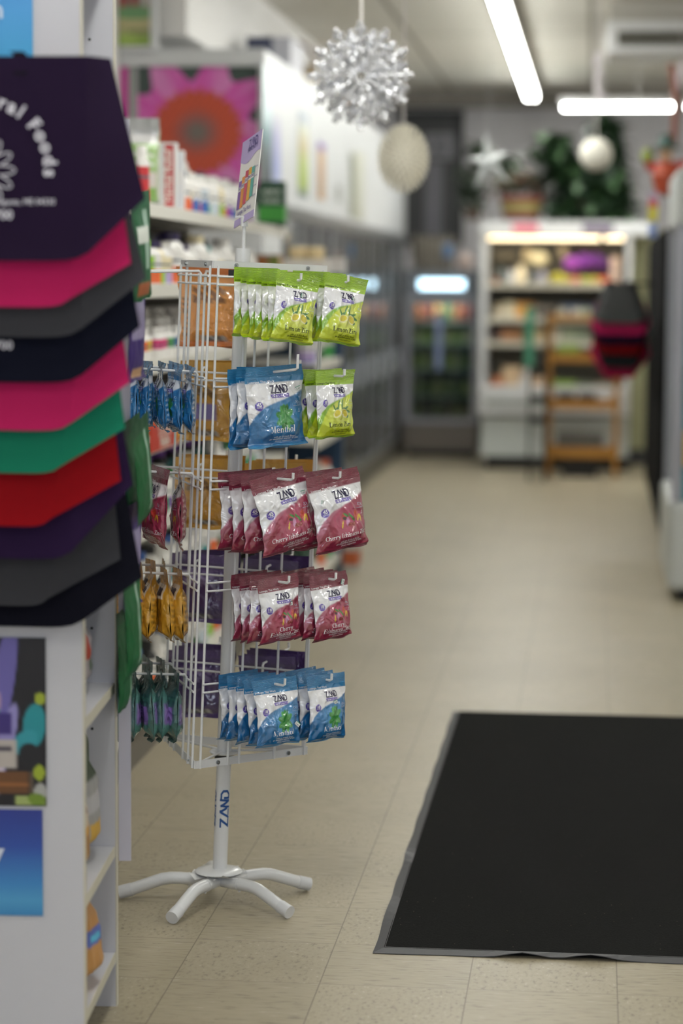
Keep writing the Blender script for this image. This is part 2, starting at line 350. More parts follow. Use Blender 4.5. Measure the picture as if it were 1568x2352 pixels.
# ------------------------------------------------------------------ entrance mat
def build_mat():
    nl_, fl_ = atZ(856, 2180, .01), atZ(1046, 1630, .01); x0, x1, y0, y1 = nl_.x, nl_.x + 1.75, nl_.y, fl_.y
    t = thing('entrance_mat', ((x0 + x1) / 2, (y0 + y1) / 2, 0), 'long black carpet mat with grey rubber border on the tiled floor', 'floor mat')
    cm = bpy.data.materials.new('mat_carpet'); cm.use_nodes = True; nt = cm.node_tree; b = nt.nodes['Principled BSDF']; N = nt.nodes; L = nt.links
    tc = N.new('ShaderNodeTexCoord'); n1 = N.new('ShaderNodeTexNoise'); n1.inputs['Scale'].default_value = 260; n1.inputs['Detail'].default_value = 2; L.new(tc.outputs['Object'], n1.inputs[0])
    n2 = N.new('ShaderNodeTexVoronoi'); n2.inputs['Scale'].default_value = 42; L.new(tc.outputs['Object'], n2.inputs[0])
    th = N.new('ShaderNodeMath'); th.operation = 'LESS_THAN'; th.inputs[1].default_value = .055; L.new(n2.outputs['Distance'], th.inputs[0])
    n3 = N.new('ShaderNodeTexNoise'); n3.inputs['Scale'].default_value = 3; L.new(tc.outputs['Object'], n3.inputs[0])
    t3 = N.new('ShaderNodeMath'); t3.operation = 'GREATER_THAN'; t3.inputs[1].default_value = .52; L.new(n3.outputs[0], t3.inputs[0])
    mu = N.new('ShaderNodeMath'); mu.operation = 'MULTIPLY'; L.new(th.outputs[0], mu.inputs[0]); L.new(t3.outputs[0], mu.inputs[1])
    cr = N.new('ShaderNodeValToRGB'); cr.color_ramp.elements[0].color = (*lin('0e0e0e'), 1); cr.color_ramp.elements[1].color = (*lin('202020'), 1); L.new(n1.outputs[0], cr.inputs[0])
    mx = N.new('ShaderNodeMix'); mx.data_type = 'RGBA'; L.new(mu.outputs[0], mx.inputs[0]); L.new(cr.outputs[0], mx.inputs[6]); mx.inputs[7].default_value = (*lin('66604f'), 1); L.new(mx.outputs[2], b.inputs['Base Color'])
    b.inputs['Roughness'].default_value = 1; b.inputs['Specular IOR Level'].default_value = .1
    bp = N.new('ShaderNodeBump'); bp.inputs['Strength'].default_value = .5; bp.inputs['Distance'].default_value = .002; L.new(n1.outputs[0], bp.inputs['Height']); L.new(bp.outputs[0], b.inputs['Normal'])
    mb = MB(t.location); e = .022
    mb.box(x0 + e, x1 - e, y0 + e, y1 - e, .001, .009).build('carpet', cm, t)
    # rubber border: thin sloping lip, lifted in places
    mb = MB(t.location); vs_ = []; fs = []; n = 60
    def lift(k, s_):
        z = .0
        if s_ == 0: z = .012 * math.exp(-((k - 11) / 1.6) ** 2) + .013 * math.exp(-((k - 16) / 1.8) ** 2)
        if s_ == 3: z = .007 * math.exp(-((k - 42) / 1.2) ** 2) + .005 * math.exp(-((k - 52) / 2) ** 2)
        return z
    cs = [(x0, y0), (x1, y0), (x1, y1), (x0, y1)]
    for s_ in range(4):
        (ax, ay), (bx, by) = cs[s_], cs[(s_ + 1) % 4]; dx, dy = bx - ax, by - ay; l = math.hypot(dx, dy); dx /= l; dy /= l; nx, ny = -dy, dx
        b0 = len(vs_)
        for k in range(n + 1):
            q = k / n * l; qi = min(max(q, e + .002), l - e - .002); z = lift(k, s_)
            jx = .0015 * math.sin(k * .9 + s_)
            vs_ += [(ax + dx * q - nx * jx, ay + dy * q - ny * jx, .0006 + z), (ax + dx * q - nx * jx, ay + dy * q - ny * jx, .0022 + z), (ax + dx * qi + nx * (e + .003), ay + dy * qi + ny * (e + .003), .0095)]
        for k in range(n):
            a = b0 + k * 3; fs += [(a, a + 3, a + 4, a + 1), (a + 1, a + 4, a + 5, a + 2)]
    mb.add(vs_, fs).build('rubber_border', mat('rubber', '48484b', .55), t, clean=False)
build_mat()

# ------------------------------------------------------------------ pouches of lozenges
def sst(a, b, x): t = np.clip((x - a) / (b - a), 0, 1); return t * t * (3 - 2 * t)
class Surf:
    def __init__(s, w, h, t, seed, curl=.008, pocket=.17):
        s.w, s.h, s.t, s.seed, s.curl, s.pk = w, h, t, seed, curl, pocket; r = random.Random(seed)
        s.p = [r.uniform(0, 6.28) for _ in range(12)]; s.sk = r.uniform(-.12, .12); s.cb = curl * r.choice((-1, 1, 1)); s.hc = r.uniform(-.006, .008)
        s.cr = [(r.uniform(-.7, .7), r.uniform(.25, .8), r.uniform(-1.4, 1.4), r.uniform(.0018, .0042), r.uniform(.12, .35)) for _ in range(7)]
    def __call__(s, u, v, side):
        u = np.asarray(u, float); v = np.asarray(v, float); p = s.p
        g = sst(s.pk - .01, s.pk + .22, v) * (1 - sst(.78, .955, v) ** 1.4) * (.72 + .42 * v)
        e = np.clip(1 - np.abs(u) ** 2.6, 0, 1) ** .62
        th = s.t * g * e
        wr = .0017 * g * (np.sin(8 * u + 12 * v + p[0]) * np.sin(5 * u - 9 * v + p[1]) + .7 * (1 - np.abs(np.sin(6 * u - 7 * v + p[2] + side))) + .5 * np.sin(19 * u + p[3]) * np.sin(23 * v + p[4]))
        for cu_, cv, ca, am, ln in s.cr:                      # sharp creases
            d = (u - cu_) * math.cos(ca) + (v - cv) * 1.6 * math.sin(ca); q = -(u - cu_) * math.sin(ca) + (v - cv) * 1.6 * math.cos(ca)
            wr = wr + am * np.exp(-np.abs(d) / .05) * np.exp(-(q / ln) ** 2) * e * (g > .02)
        for su in (-1, 1):                                     # folds running in from the pocket corners
            wr = wr - s.t * .28 * np.exp(-((u - su * .82) / .13) ** 2 - ((v - .83) / .07) ** 2) - s.t * .22 * np.exp(-((u - su * .8) / .12) ** 2 - ((v - s.pk - .1) / .05) ** 2)
        th = np.maximum(th + wr * (side < 0) + wr * .6 * (side > 0), .0002)
        W = s.w / 2 * (1 - .075 * g + .012 * np.sin(v * 31 + p[5]) * np.abs(u) ** 4)
        sealb = sst(.93, 1.0, v); head = 1 - sst(0, s.pk, v)
        x = u * W + .002 * np.sin(v * 5 + p[6])
        y = (th if side > 0 else -th) + s.hc * head ** 2 * (.5 + u * .8) + sealb * (s.cb + .0035 * np.sin(u * 7 + p[7])) + .0012 * np.sin(u * 9 + p[8]) * head
        z = .012 - v * s.h + sealb * abs(s.cb) * .5 + .002 * u * s.sk * 10 * sealb + .0015 * np.sin(u * 5 + p[9]) * sealb
        return x, y, z
def film_mat():
    m = mat('pouch_film', 'ffffff', .32, spec=.5, attr='Col', coat=1)
    nt = m.node_tree; b = nt.nodes['Principled BSDF']; N = nt.nodes; L = nt.links; b.inputs['Coat Roughness'].default_value = .04; b.inputs['Coat IOR'].default_value = 1.9
    tc = N.new('ShaderNodeTexCoord'); n = N.new('ShaderNodeTexNoise'); n.inputs['Scale'].default_value = 34; n.inputs['Detail'].default_value = 1.5; n.inputs['Distortion'].default_value = 1.2
    oi = N.new('ShaderNodeObjectInfo'); ad = N.new('ShaderNodeVectorMath'); ad.operation = 'ADD'; sc = N.new('ShaderNodeVectorMath'); sc.operation = 'SCALE'; sc.inputs['Scale'].default_value = 9
    cb = N.new('ShaderNodeCombineXYZ'); L.new(oi.outputs['Random'], cb.inputs[0]); L.new(cb.outputs[0], sc.inputs[0]); L.new(tc.outputs['Object'], ad.inputs[0]); L.new(sc.outputs[0], ad.inputs[1]); L.new(ad.outputs[0], n.inputs[0])
    # crimp ribs in the top and bottom seals, stored as attribute alpha
    bp = N.new('ShaderNodeBump'); bp.inputs['Strength'].default_value = 1.0; bp.inputs['Distance'].default_value = .005
    sp = N.new('ShaderNodeSeparateXYZ'); L.new(tc.outputs['Object'], sp.inputs[0])
    s1 = N.new('ShaderNodeMath'); s1.operation = 'MULTIPLY'; s1.inputs[1].default_value = 2800; L.new(sp.outputs[2], s1.inputs[0])
    s2 = N.new('ShaderNodeMath'); s2.operation = 'SINE'; L.new(s1.outputs[0], s2.inputs[0])
    at = [q for q in N if q.bl_idname == 'ShaderNodeVertexColor'][0]
    s3 = N.new('ShaderNodeMath'); s3.operation = 'MULTIPLY'; L.new(s2.outputs[0], s3.inputs[0]); L.new(at.outputs['Alpha'], s3.inputs[1])
    s4 = N.new('ShaderNodeMath'); s4.operation = 'MULTIPLY_ADD'; s4.inputs[1].default_value = .07; L.new(s3.outputs[0], s4.inputs[0])
    vo = N.new('ShaderNodeTexVoronoi'); vo.inputs['Scale'].default_value = 26; L.new(ad.outputs[0], vo.inputs['Vector'])
    s5 = N.new('ShaderNodeMath'); s5.operation = 'MULTIPLY_ADD'; s5.inputs[1].default_value = .75; L.new(vo.outputs['Distance'], s5.inputs[0]); L.new(n.outputs[0], s5.inputs[2]); L.new(s5.outputs[0], s4.inputs[2])
    L.new(s4.outputs[0], bp.inputs['Height']); L.new(bp.outputs[0], b.inputs['Normal']); L.new(bp.outputs[0], b.inputs['Coat Normal'])
    return m
M_film = film_mat()
P_black, P_white, P_navy, P_pale = mat('ink_black', '26301c', .4), mat('ink_white', 'eeeef2', .4), mat('ink_navy', '1c1440', .35), mat('ink_pale', 'b9c6da', .4)
def ellm(u, v, cx, cy, rx, ry, a, soft=.02):
    dx, dy = u - cx, v - cy; c_, s_ = math.cos(a), math.sin(a); q = np.sqrt(((dx * c_ + dy * s_) / rx) ** 2 + ((-dx * s_ + dy * c_) / ry) ** 2)
    return np.clip((1 - q) / soft, 0, 1)
def over(col, m, c): return col * (1 - m[..., None]) + np.array(lin(c)) * m[..., None]
def leaf_art(col, u, v, cx, cy, s_, tones, angs):
    for i, a in enumerate(angs):
        lx, ly = cx + math.cos(a) * .075 * s_, cy + math.sin(a) * .065 * s_
        col = over(col, ellm(u, v, lx, ly, .115 * s_, .05 * s_, a, .15), tones[i % len(tones)])
        col = over(col, ellm(u, v, lx, ly, .10 * s_, .006, a, .5) * .6, '8fc48e')
    return col
def paint(kind, big):
    hd = .215 if not big else .20
    def f(u, v):
        uu = (u + 1) / 2; sh = u.shape; Z = np.zeros(sh)
        th = {'lemon': ('9ac428', 'c3d428', '86b630', 'dadd78'), 'mint': ('1f78ae', '176aa6', '2f86bd', '4b9bd0'), 'cherry': ('7a213c', '922846', 'b05f79', 'c24a72')}[kind]
        col = np.zeros(sh + (3,)) + np.array(lin('ececf0'))
        yc = np.interp(uu, [0, .08, .2, .35, .55, .75, .9, 1], [.70, .60, .52, .46, .42, .375, .335, .31])
        yb = np.interp(uu, [0, .1, .22, .35, .5, .7, .9, 1], [.86, .71, .58, .50, .445, .395, .35, .325])
        if kind == 'mint': yb = yc + .0
        col = over(col, np.clip((v - yc) / .022 + .5, 0, 1), th[2])
        body = np.clip((v - yb) / .022 + .5, 0, 1); col = over(col, body, th[1])
        rad = np.exp(-(((uu - .58) / .30) ** 2 + ((v - .60) / .17) ** 2)); col = over(col, body * rad * .75, th[3])
        if kind == 'lemon':
            for a, (x_, y_) in ((-.4, (.46, .56)), (-2.2, (.41, .555)), (-1.2, (.53, .50)), (-1.5, (.6, .50)), (-.3, (.72, .555)), (.2, (.78, .6)), (-.1, (.66, .56))):
                col = over(col, ellm(uu, v, x_, y_, .085, .022, a, .2), '3f7d33')
            for x_, y_, a in ((.46, .625, -.2), (.68, .625, .35)):
                col = over(col, ellm(uu, v, x_, y_, .115, .06, a, .1), 'e6e2b0'); col = over(col, ellm(uu, v, x_, y_ - .004, .095, .047, a, .1), 'd7c834')
            col = over(col, ellm(uu, v, .77, .675, .04, .018, -.5, .2), '2f6d3c')
        if kind == 'mint':
            col = leaf_art(col, uu, v, .62, .63, 1.0, ('2f8a3c', '49a34c', '237a35', '3a9646'), (3.5, 4.2, 5.0, 5.7, .5, 1.2, 2.0, 2.7, 4.6))
        if kind == 'cherry':
            for i in range(7): col = over(col, ellm(uu, v, .76, .56, .075, .016, -.1 - i * .45, .3), ('c8382a', 'd2553a')[i % 2])
            for i in range(6): col = over(col, ellm(uu, v, .5, .56, .05, .02, -.4 - i * .5, .3), 'b7332c')
            col = over(col, ellm(uu, v, .52, .585, .045, .022, .3, .2), '3b1c1c')
            col = over(col, ellm(uu, v, .58, .63, .035, .06, .1, .2), 'cf8fb8')
            for x_, y_, a in ((.47, .655, 1.9), (.86, .62, 1.4), (.81, .61, 2.2)): col = over(col, ellm(uu, v, x_, y_, .055, .017, a, .2), 'd9b62a')
            for x_, y_, a in ((.55, .545, .5), (.64, .565, .7), (.68, .60, .8)): col = over(col, ellm(uu, v, x_, y_, .06, .017, a, .2), '3f8a3a')
            for x_ in (.62, .70): col = over(col, ellm(uu, v, x_, .675, .043, .032, 0, .15), '8c1f24'); col = over(col, ellm(uu, v, x_ + .01, .665, .012, .01, 0, .4) * .6, 'e09088')
        col = over(col, np.clip((hd - v) / .008, 0, 1), th[0])
        col = over(col, np.clip((v - .955) / .008, 0, 1), th[0])
        # purple name tag and count badge
        mx_, my_ = .55, (.365 if not big else .355)
        tagm = ((np.abs(uu - mx_ - (v - my_) * .1) < .17) & (np.abs(v - my_) < .021)).astype(float); col = over(col, tagm, '6a55b8')
        bx, by = (.17, .47); br = .075 if big else .072
        ar = 1.28; q = np.sqrt(((uu - bx) / br) ** 2 + ((v - by) * ar / br) ** 2); col = over(col, np.clip((1 - q) / .08, 0, 1), '5a44ad')
        rib = ((v < hd - .07) | (v > .95)).astype(float)
        return np.concatenate([col, rib[..., None]], -1)
    return f
def paint_plain(c0, c1=None, patch=None, lines=None):
    def f(u, v):
        uu = (u + 1) / 2; col = np.zeros(u.shape + (3,)) + np.array(lin(c0))
        if c1: col = over(col, ((v < .12) | (v > .93)).astype(float), c1)
        for (x0, x1, y0, y1, c) in patch or (): col = over(col, ((uu > x0) & (uu < x1) & (v > y0) & (v < y1)).astype(float), c)
        for (x0, x1, y0, y1, n, c) in lines or ():
            m = (uu > x0) & (uu < x1) & (v > y0) & (v < y1) & (((v - y0) / (y1 - y0) * n) % 1 < .5) & ((np.sin(uu * 157 + np.floor((v - y0) / (y1 - y0) * n) * 2.3) > -.7)); col = over(col, m.astype(float) * .75, c)
        rib = ((v < .14) | (v > .94)).astype(float)
        return np.concatenate([col, rib[..., None]], -1)
    return f
def pouch(name, w, h, t, seed, pf, pb, decals, nu=72, nv=96, pocket=.17, curl=.008, film=None):
    S = Surf(w, h, t, seed, curl, pocket); vs_ = []; fs = []; cols = []; mi = []
    for side, pt, nu_, nv_ in ((-1, pf, nu, nv), (1, pb, nu // 2, nv // 2)):
        u, v = np.meshgrid(np.linspace(-1, 1, nu_ + 1), np.linspace(0, 1, nv_ + 1)); x, y, z = S(u, v, side); b = len(vs_)
        vs_ += list(zip(x.ravel(), y.ravel(), z.ravel())); cols.append(pt(u, v).reshape(-1, 4))
        for j in range(nv_):
            for i in range(nu_):
                a = b + j * (nu_ + 1) + i; q = (a, a + nu_ + 1, a + nu_ + 2, a + 1); fs.append(q if side < 0 else q[::-1]); mi.append(0)
    nb_ = len(vs_)
    for polys, cx, cy, sx, mt, rot, side in decals:            # ink lettering laid on the curved film; units: fraction of width
        c_, s_ = math.cos(rot), math.sin(rot); flat_ = [q for p in polys for q in p]
        if not flat_: continue
        A = np.array(flat_); X = A[:, 0] * sx; Y = A[:, 1] * sx; X, Y = X * c_ - Y * s_, X * s_ + Y * c_
        u = (cx + X) * 2 - 1; v = cy - Y * w / h
        if side > 0: u = -u
        x, y, z = S(np.clip(u, -1, 1), v, side); y = y + side * .0007; b = len(vs_); vs_ += list(zip(x, y, z)); k_ = 0
        for p in polys: fs.append(tuple(range(b + k_, b + k_ + len(p))) if side < 0 else tuple(range(b + k_, b + k_ + len(p)))[::-1]); mi.append(mt); k_ += len(p)
    me = bpy.data.meshes.new(name); me.from_pydata([tuple(map(float, q)) for q in vs_], [], fs)
    for m in (film or M_film, P_black, P_white, P_navy, P_pale): me.materials.append(m)
    me.polygons.foreach_set('material_index', mi); me.polygons.foreach_set('use_smooth', [True] * len(fs))
    ca = me.color_attributes.new('Col', 'FLOAT_COLOR', 'POINT'); full = np.zeros((len(vs_), 4), np.float32); full[:nb_] = np.concatenate(cols)
    ca.data.foreach_set('color', full.ravel()); me.update()
    return me
def T(s_, bold=0): return txt(s_, bold)
def hero_decals(kind, big):
    ink = 1 if kind == 'lemon' else 2; D = []
    nm = {'lemon': [('Lemon Zinc', .80)], 'mint': [('Menthol', .79 if big else .81)], 'cherry': ([('Cherry Echinacea Zinc', .80)] if big else [('Cherry', .775), ('Echinacea Zinc', .845)])}[kind]
    D.append((T('Lozenges That Work', .01), .27 if big else .26, .195, .052 if big else .055, ink, 0, -1))
    D.append((zand(), .55, .325 if big else .333, .235, 3, 0, -1))
    D.append((T('I M M U N I T Y', .012), .553, .371 if big else .379, .046, 2, 0, -1))
    D.append((T('45' if big else '18', .03), .17, .476, .085, 2, 0, -1)); D.append((T('lozenges'), .17, .493, .028, 2, 0, -1))
    for s_, y_ in nm:
        g, wd = serif(s_); sz = {'Lemon Zinc': .66, 'Menthol': .47 if big else .5, 'Cherry Echinacea Zinc': .86, 'Cherry': .36, 'Echinacea Zinc': .78}[s_] / wd
        cx = {'Cherry Echinacea Zinc': .55, 'Echinacea Zinc': .56}.get(s_, .56); D.append((g, cx, y_ + .015, sz, ink, 0, -1))
    D.append((T('with an 8 Herb Blend'), .6, .872, .046, ink, 0, -1)); D.append((T('an excellent source of zinc', .008), .6, .897, .048, ink, 0, -1)); D.append((T('dietary supplement'), .6, .925, .038, ink, 0, -1))
    ring = stroke([(math.cos(a) * .3, math.sin(a) * .3) for a in np.linspace(0, 2 * PI, 11)], .06); D.append((ring, .87, .45, .07, 4, 0, -1)); D.append((stroke([(-.5, -.1), (-.25, .1), (-.45, .3)], .06) + stroke([(.5, .1), (.3, -.05), (.5, -.3)], .06), .87, .45, .09, 4, 0, -1))
    D.append((T('Natural Flavor'), .87, .50, .026, 4, 0, -1)); D.append((stroke([(0, -.3), (.1, .3)], .2), .90, .545, .04, ink, 0, -1)); D.append((T('zinc'), .90, .575, .03, ink, 0, -1))
    return D
def back_paint(c, top, dark):
    return paint_plain(c, top, [(.2, .75, .83, .89, 'b9b9b9'), (.25, .66, .90, .955, 'd8d8d8')], [(.18, .72, .28, .56, 17, dark), (.27, .64, .905, .95, 9, dark), (.82, .97, .3, .92, 26, dark)])
KD = {'lemon': ('b9cc1f', '8fb81e', '4c5a12'), 'mint': ('176aa6', '1f78ae', 'cfdbe8'), 'cherry': ('8c2a4a', '7d2440', 'e0c0c8')}
PM = {}
def pm(kind, big, var):
    k_ = (kind, big, var)
    if k_ not in PM:
        w_, h_ = (.150, .182) if big else (.113, .155)
        c_ = KD[kind]
        PM[k_] = pouch('lozenge_pouch', w_, h_, .0155 if big else .0125, 11 + var * 7 + big * 3 + len(kind), paint(kind, big), back_paint(c_[0], c_[1], c_[2]), hero_decals(kind, big), nu=84, nv=112)
    return PM[k_]

# ------------------------------------------------------------------ the spinner rack
BASE = Vector((-.851, 5.472, 0)); LEAN = Matrix.Rotation(.036, 4, 'Y')
M_rack = mat('rack_enamel', 'd9dadb', .3, coat=.3); M_wire = mat('rack_wire', 'e2e3e4', .3, coat=.3); M_zinc = mat('zinc_screw', 'a9adb0', .25, .9); M_dark = mat('dark_fitting', '2a2b2d', .5)
rack = thing('spinner_rack', BASE, 'white wire spinner rack with three sides of hooks on a five legged pole', 'display rack')
RR = .195; A0 = 15
def corner(k): a = R(A0 + 120 * k); return Vector((RR * math.cos(a), RR * math.sin(a), 0))     # 0 right, 1 left back, 2 front
CR, CL, CF = Vector((.186, .060, 0)), Vector((-.160, .118, 0)), Vector((-.038, -.185, 0))
ROWS = [1.450, 1.225, .997, .769, .540]
def LB(): return MB(M=LEAN)
# pole and base
LB().tube([(0, 0, .06), (0, 0, 1.50)], .0168, 28).build('pole', M_rack, rack, smooth=True)
LB().tube([(0, 0, 1.485), (0, 0, 1.515)], .0175, 24).build('collar', M_rack, rack, smooth=True)
LB().tube([(0, 0, .834), (0, 0, .836)], .0170, 24).build('joint_ring', M_dark, rack)
mb = MB()
vs_ = []
for s_, y_ang in ((zand(), R(22)), (zand(), R(-98))):
    pass
inkm = mat('pole_ink', '1f4f8f', .4)
camdir = math.atan2(-5.63, .872)
for off in (R(24), R(-96)):
    m_ = LB()
    for p in split_quads(zand()):
        q = []
        for (x, y) in p:      # letters read upwards: text x -> up, text y -> leftwards round the pole
            ang = camdir + off - (y - .24) * .046 / .0169; q.append((math.cos(ang) * .0171, math.sin(ang) * .0171, .178 + (x + .67) * .0655))
        m_.add(q, [tuple(range(len(q)))])
    m_.build('brand_lettering', inkm, rack, clean=False)
mb = MB().lathe([(0, .068), (.052, .068), (.056, .071), (.052, .075), (.03, .078), (.0, .079)], seg=36).build('base_plate', M_rack, rack, smooth=True)
m_ = MB(); rr_ = random.Random(3)
for i in range(7):                                     # old paper wedged under the plate
    a = R(150 + i * 42); r0 = .035; r1 = .062 + rr_.random() * .012; m_.add([(r0 * math.cos(a), r0 * math.sin(a), .0655 - i * .0006), (r1 * math.cos(a + .2), r1 * math.sin(a + .2), .064 + rr_.uniform(-.004, .012)), (r1 * math.cos(a + .6), r1 * math.sin(a + .6), .064 + rr_.uniform(-.004, .008)), (r0 * math.cos(a + .8), r0 * math.sin(a + .8), .0655 - i * .0006)], [(0, 1, 2, 3)])
m_.build('paper_shim', flat('dedede'), rack, clean=False)
for a in (183, 252, 322.5, 31.5, 106):
    a = R(a); d = Vector((math.cos(a), math.sin(a), 0)); z_ = Vector((0, 0, 1))
    pr = [(.012, .050), (.05, .051), (.09, .053), (.112, .053), (.132, .050), (.152, .043), (.185, .031), (.222, .018)]
    lg = MB().tube([d * r_ + z_ * h_ for r_, h_ in pr], .0143, 18).build('leg', M_rack, rack, smooth=True)
    MB().tube([d * .203 + z_ * .0245, d * .233 + z_ * .0158], .0155, 18).build('foot_cap', mat('plastic_white', 'cfd0d2', .45), lg, smooth=True)
    MB().tube([d * .066 + z_ * .052, d * .071 + z_ * .052], .0150, 18).tube([d * .069 + z_ * .038, d * .069 + z_ * .034], .003, 8).build('sleeve_ring', M_rack, lg, smooth=True)
# top and bottom triangular frames of flat bar
for zt, zb, nm in ((1.484, 1.468, 'top_frame'), (.366, .348, 'bottom_frame')):
    m_ = LB(); inner = []
    for k, (a, b) in enumerate(((CF, CR), (CR, CL), (CL, CF))):
        d = (b - a).normalized(); n = Vector((d.y, -d.x, 0)); t_ = .002
        m_.add([a + n * t_ + Vector((0, 0, zb)), b + n * t_ + Vector((0, 0, zb)), b + n * t_ + Vector((0, 0, zt)), a + n * t_ + Vector((0, 0, zt)), a + Vector((0, 0, zb)), b + Vector((0, 0, zb)), b + Vector((0, 0, zt)), a + Vector((0, 0, zt))],
               [(0, 1, 2, 3), (4, 7, 6, 5), (3, 2, 6, 7), (0, 4, 5, 1), (0, 3, 7, 4), (1, 5, 6, 2)])
        if nm == 'top_frame': m_.add([a + Vector((0, 0, zt)), b + Vector((0, 0, zt)), (a + b) / 2 * .8 + Vector((0, 0, zt))], [(0, 1, 2)]) if False else None
    # spokes to the pole
    for c_ in (CF, CR, CL): m_.tube([c_ * .98 + Vector((0, 0, (zt + zb) / 2)), Vector((0, 0, (zt + zb) / 2))], .003, 8)
    fr = m_.build(nm, M_rack, rack)
    for (a, b) in ((CF, CR), (CL, CF), (CR, CL)):
        d = (b - a).normalized(); n = Vector((d.y, -d.x, 0))
        for f_ in (.19, .82):
            p = a + d * f_ * (b - a).length + Vector((0, 0, (zt + zb) / 2)); LB().tube([p + n * .002, p + n * .0055], .0048, 12).tube([p + n * .0055, p + n * .007], .0022, 6).build('screw', M_zinc, fr)
LB().lathe([(0, .350), (.032, .350), (.035, .353), (.032, .356), (0, .356)], seg=28).build('bearing_disc', M_rack, rack, smooth=True)
LB().lathe([(0, .336), (.022, .336), (.022, .350), (0, .350)], seg=18).build('bearing_clamp', M_dark, rack)
LB().box(-.03, .02, -.012, .012, 1.448, 1.466).build('upper_clamp', M_dark, rack)
# wire sides
FR_COL = {0: (.315, .73), 1: (.22, .68), 2: (.16, .66)}       # fraction along each side
SIDES = {0: (CF, CR), 1: (CF, CL), 2: (CL, CR)}               # 0 aisle side, 1 shelf side, 2 far side
def snorm(s_):
    a, b = SIDES[s_]; d = (b - a).normalized(); n = Vector((d.y, -d.x, 0)); return -n if s_ == 1 else (n if s_ == 0 else -n)
for s_ in (0, 1, 2):
    a, b = SIDES[s_]; n = snorm(s_); L_ = (b - a).length; d = (b - a) / L_; U = Vector((0, 0, 1)); wr = .0029
    m_ = LB()
    for f_ in (.035, .965): q = a + d * f_ * L_ + n * .004; m_.tube([q + U * .348, q + U * 1.473], wr, 8)
    for f_ in list(FR_COL[s_]) + ([FR_COL[0][0] + .10] if s_ == 0 else [FR_COL[1][0] + .17, FR_COL[1][1] + .13] if s_ == 1 else []):
        q = a + d * (f_ * L_ - .014) + n * .004; m_.tube([q + U * .348, q + U * 1.455], wr, 8)
    for zr in ROWS:
        for dz in (0, -.0185): m_.tube([a + d * .02 * L_ + n * .008 + U * (zr + dz), b - d * .02 * L_ + n * .008 + U * (zr + dz)], .0024, 8)
    side = m_.build('wire_side', M_wire, rack, smooth=True)
HK = {}
HL = .21
def hook(s_, row, col, ln=HL, rise=.016):
    a, b = SIDES[s_]; n = snorm(s_); L_ = (b - a).length; d = (b - a) / L_; U = Vector((0, 0, 1))
    if s_ == 0: ln = .165
    if row == 0: rise = -.001
    root = a + d * FR_COL[s_][col] * L_ + n * .011 + U * (ROWS[row] - .018)
    p1 = root + U * .028; up = .016 + (.018 if (row == 1 and s_ == 0 and col == 0) else 0)
    if row == 1 and s_ == 0 and col == 0: rise = .03
    tip = p1 + n * ln + U * (rise - .010)
    pts = [root, p1 - U * .005, p1 + n * .004, tip - n * .006, tip + U * .003, tip + U * up]
    LB().tube(pts, .0030, 8).build('hook', M_wire, rack, smooth=True)
    HK[(s_, row, col)] = (p1, tip, n)
for s_ in (0, 1, 2):
    for r_ in range(5):
        for c_ in (0, 1): hook(s_, r_, c_)
WL = Matrix.Translation(BASE) @ LEAN
ORD = ['frontmost', 'second', 'third', 'fourth', 'fifth', 'sixth', 'seventh', 'eighth']
ROWN = ['top', 'second', 'third', 'fourth', 'bottom']
MV = None
def hang(me, s_, row, col, dist, yaw=0, roll=0, tilt=0, label='', group='', name='lozenge_pouch', dz=0, cat='pouch'):
    p1, tip, n = HK[(s_, row, col)]; L_ = (tip - p1).length; f_ = 1 - dist / L_; p = WL @ (p1.lerp(tip, f_) + Vector((0, 0, .001 + dz)))
    ang = math.atan2(n.y, n.x) + PI / 2 + R(yaw)
    o = bpy.data.objects.new(name, me); C.objects.link(o); o.matrix_world = Matrix.Translation(p) @ Matrix.Rotation(ang, 4, 'Z') @ Matrix.Rotation(R(roll), 4, 'Y') @ Matrix.Rotation(R(tilt), 4, 'X')
    tag(o, label, cat, group); return o
def sticker(o, u_, z_, y_, rot, big=False, kind='white'):
    m_ = MB(); w_, h_ = .0065, .0045
    c_, s_ = math.cos(rot), math.sin(rot)
    def P(x, z, e=0): return (u_ + x * c_ - z * s_, y_ - e, z_ + x * s_ + z * c_)
    m_.add([P(-w_, -h_), P(w_, -h_), P(w_, h_), P(-w_, h_)], [(0, 1, 2, 3)], 0)
    for p in txt('2.49'): m_.add([P(q[0] * .0055, q[1] * .0062 - .0035, .0003) for q in p], [tuple(range(len(p)))], 1)
    m_.add([P(-w_, .0028, .0003), P(w_, .0028, .0003), P(w_, h_, .0003), P(-w_, h_, .0003)], [(0, 1, 2, 3)], 2)
    m_.build('price_sticker', [flat('e4e6e6'), flat('4a6b62'), flat('5c9c86')], o, clean=False)
DESC = {'lemon': 'lime green lemon lozenge pouch', 'mint': 'blue menthol lozenge pouch', 'cherry': 'dark red cherry lozenge pouch'}
rnd = random.Random(21)
AISLE = [ # row, col, kind, big, number, front yaw, roll, tilt, spacing, start
 (0, 0, 'lemon', False, 7, -6, 8, -3, .0245, .012), (0, 1, 'lemon', False, 5, -6, 9, -4, .028, .010),
 (1, 0, 'mint', True, 3, -9, -3, 2, .034, .078), (1, 1, 'lemon', False, 4, 0, -1, -2, .031, .034),
 (2, 0, 'cherry', True, 4, -3, -11, -3, .037, .052), (2, 1, 'cherry', True, 2, -3, -8, -4, .055, .024),
 (3, 0, 'cherry', False, 4, -3, -4, 3, .033, .034), (3, 1, 'cherry', False, 5, 0, -3, -2, .026, .022),
 (4, 0, 'mint', False, 5, -10, -2, -5, .031, .034), (4, 1, 'mint', False, 4, 0, 0, -2, .032, .018)]
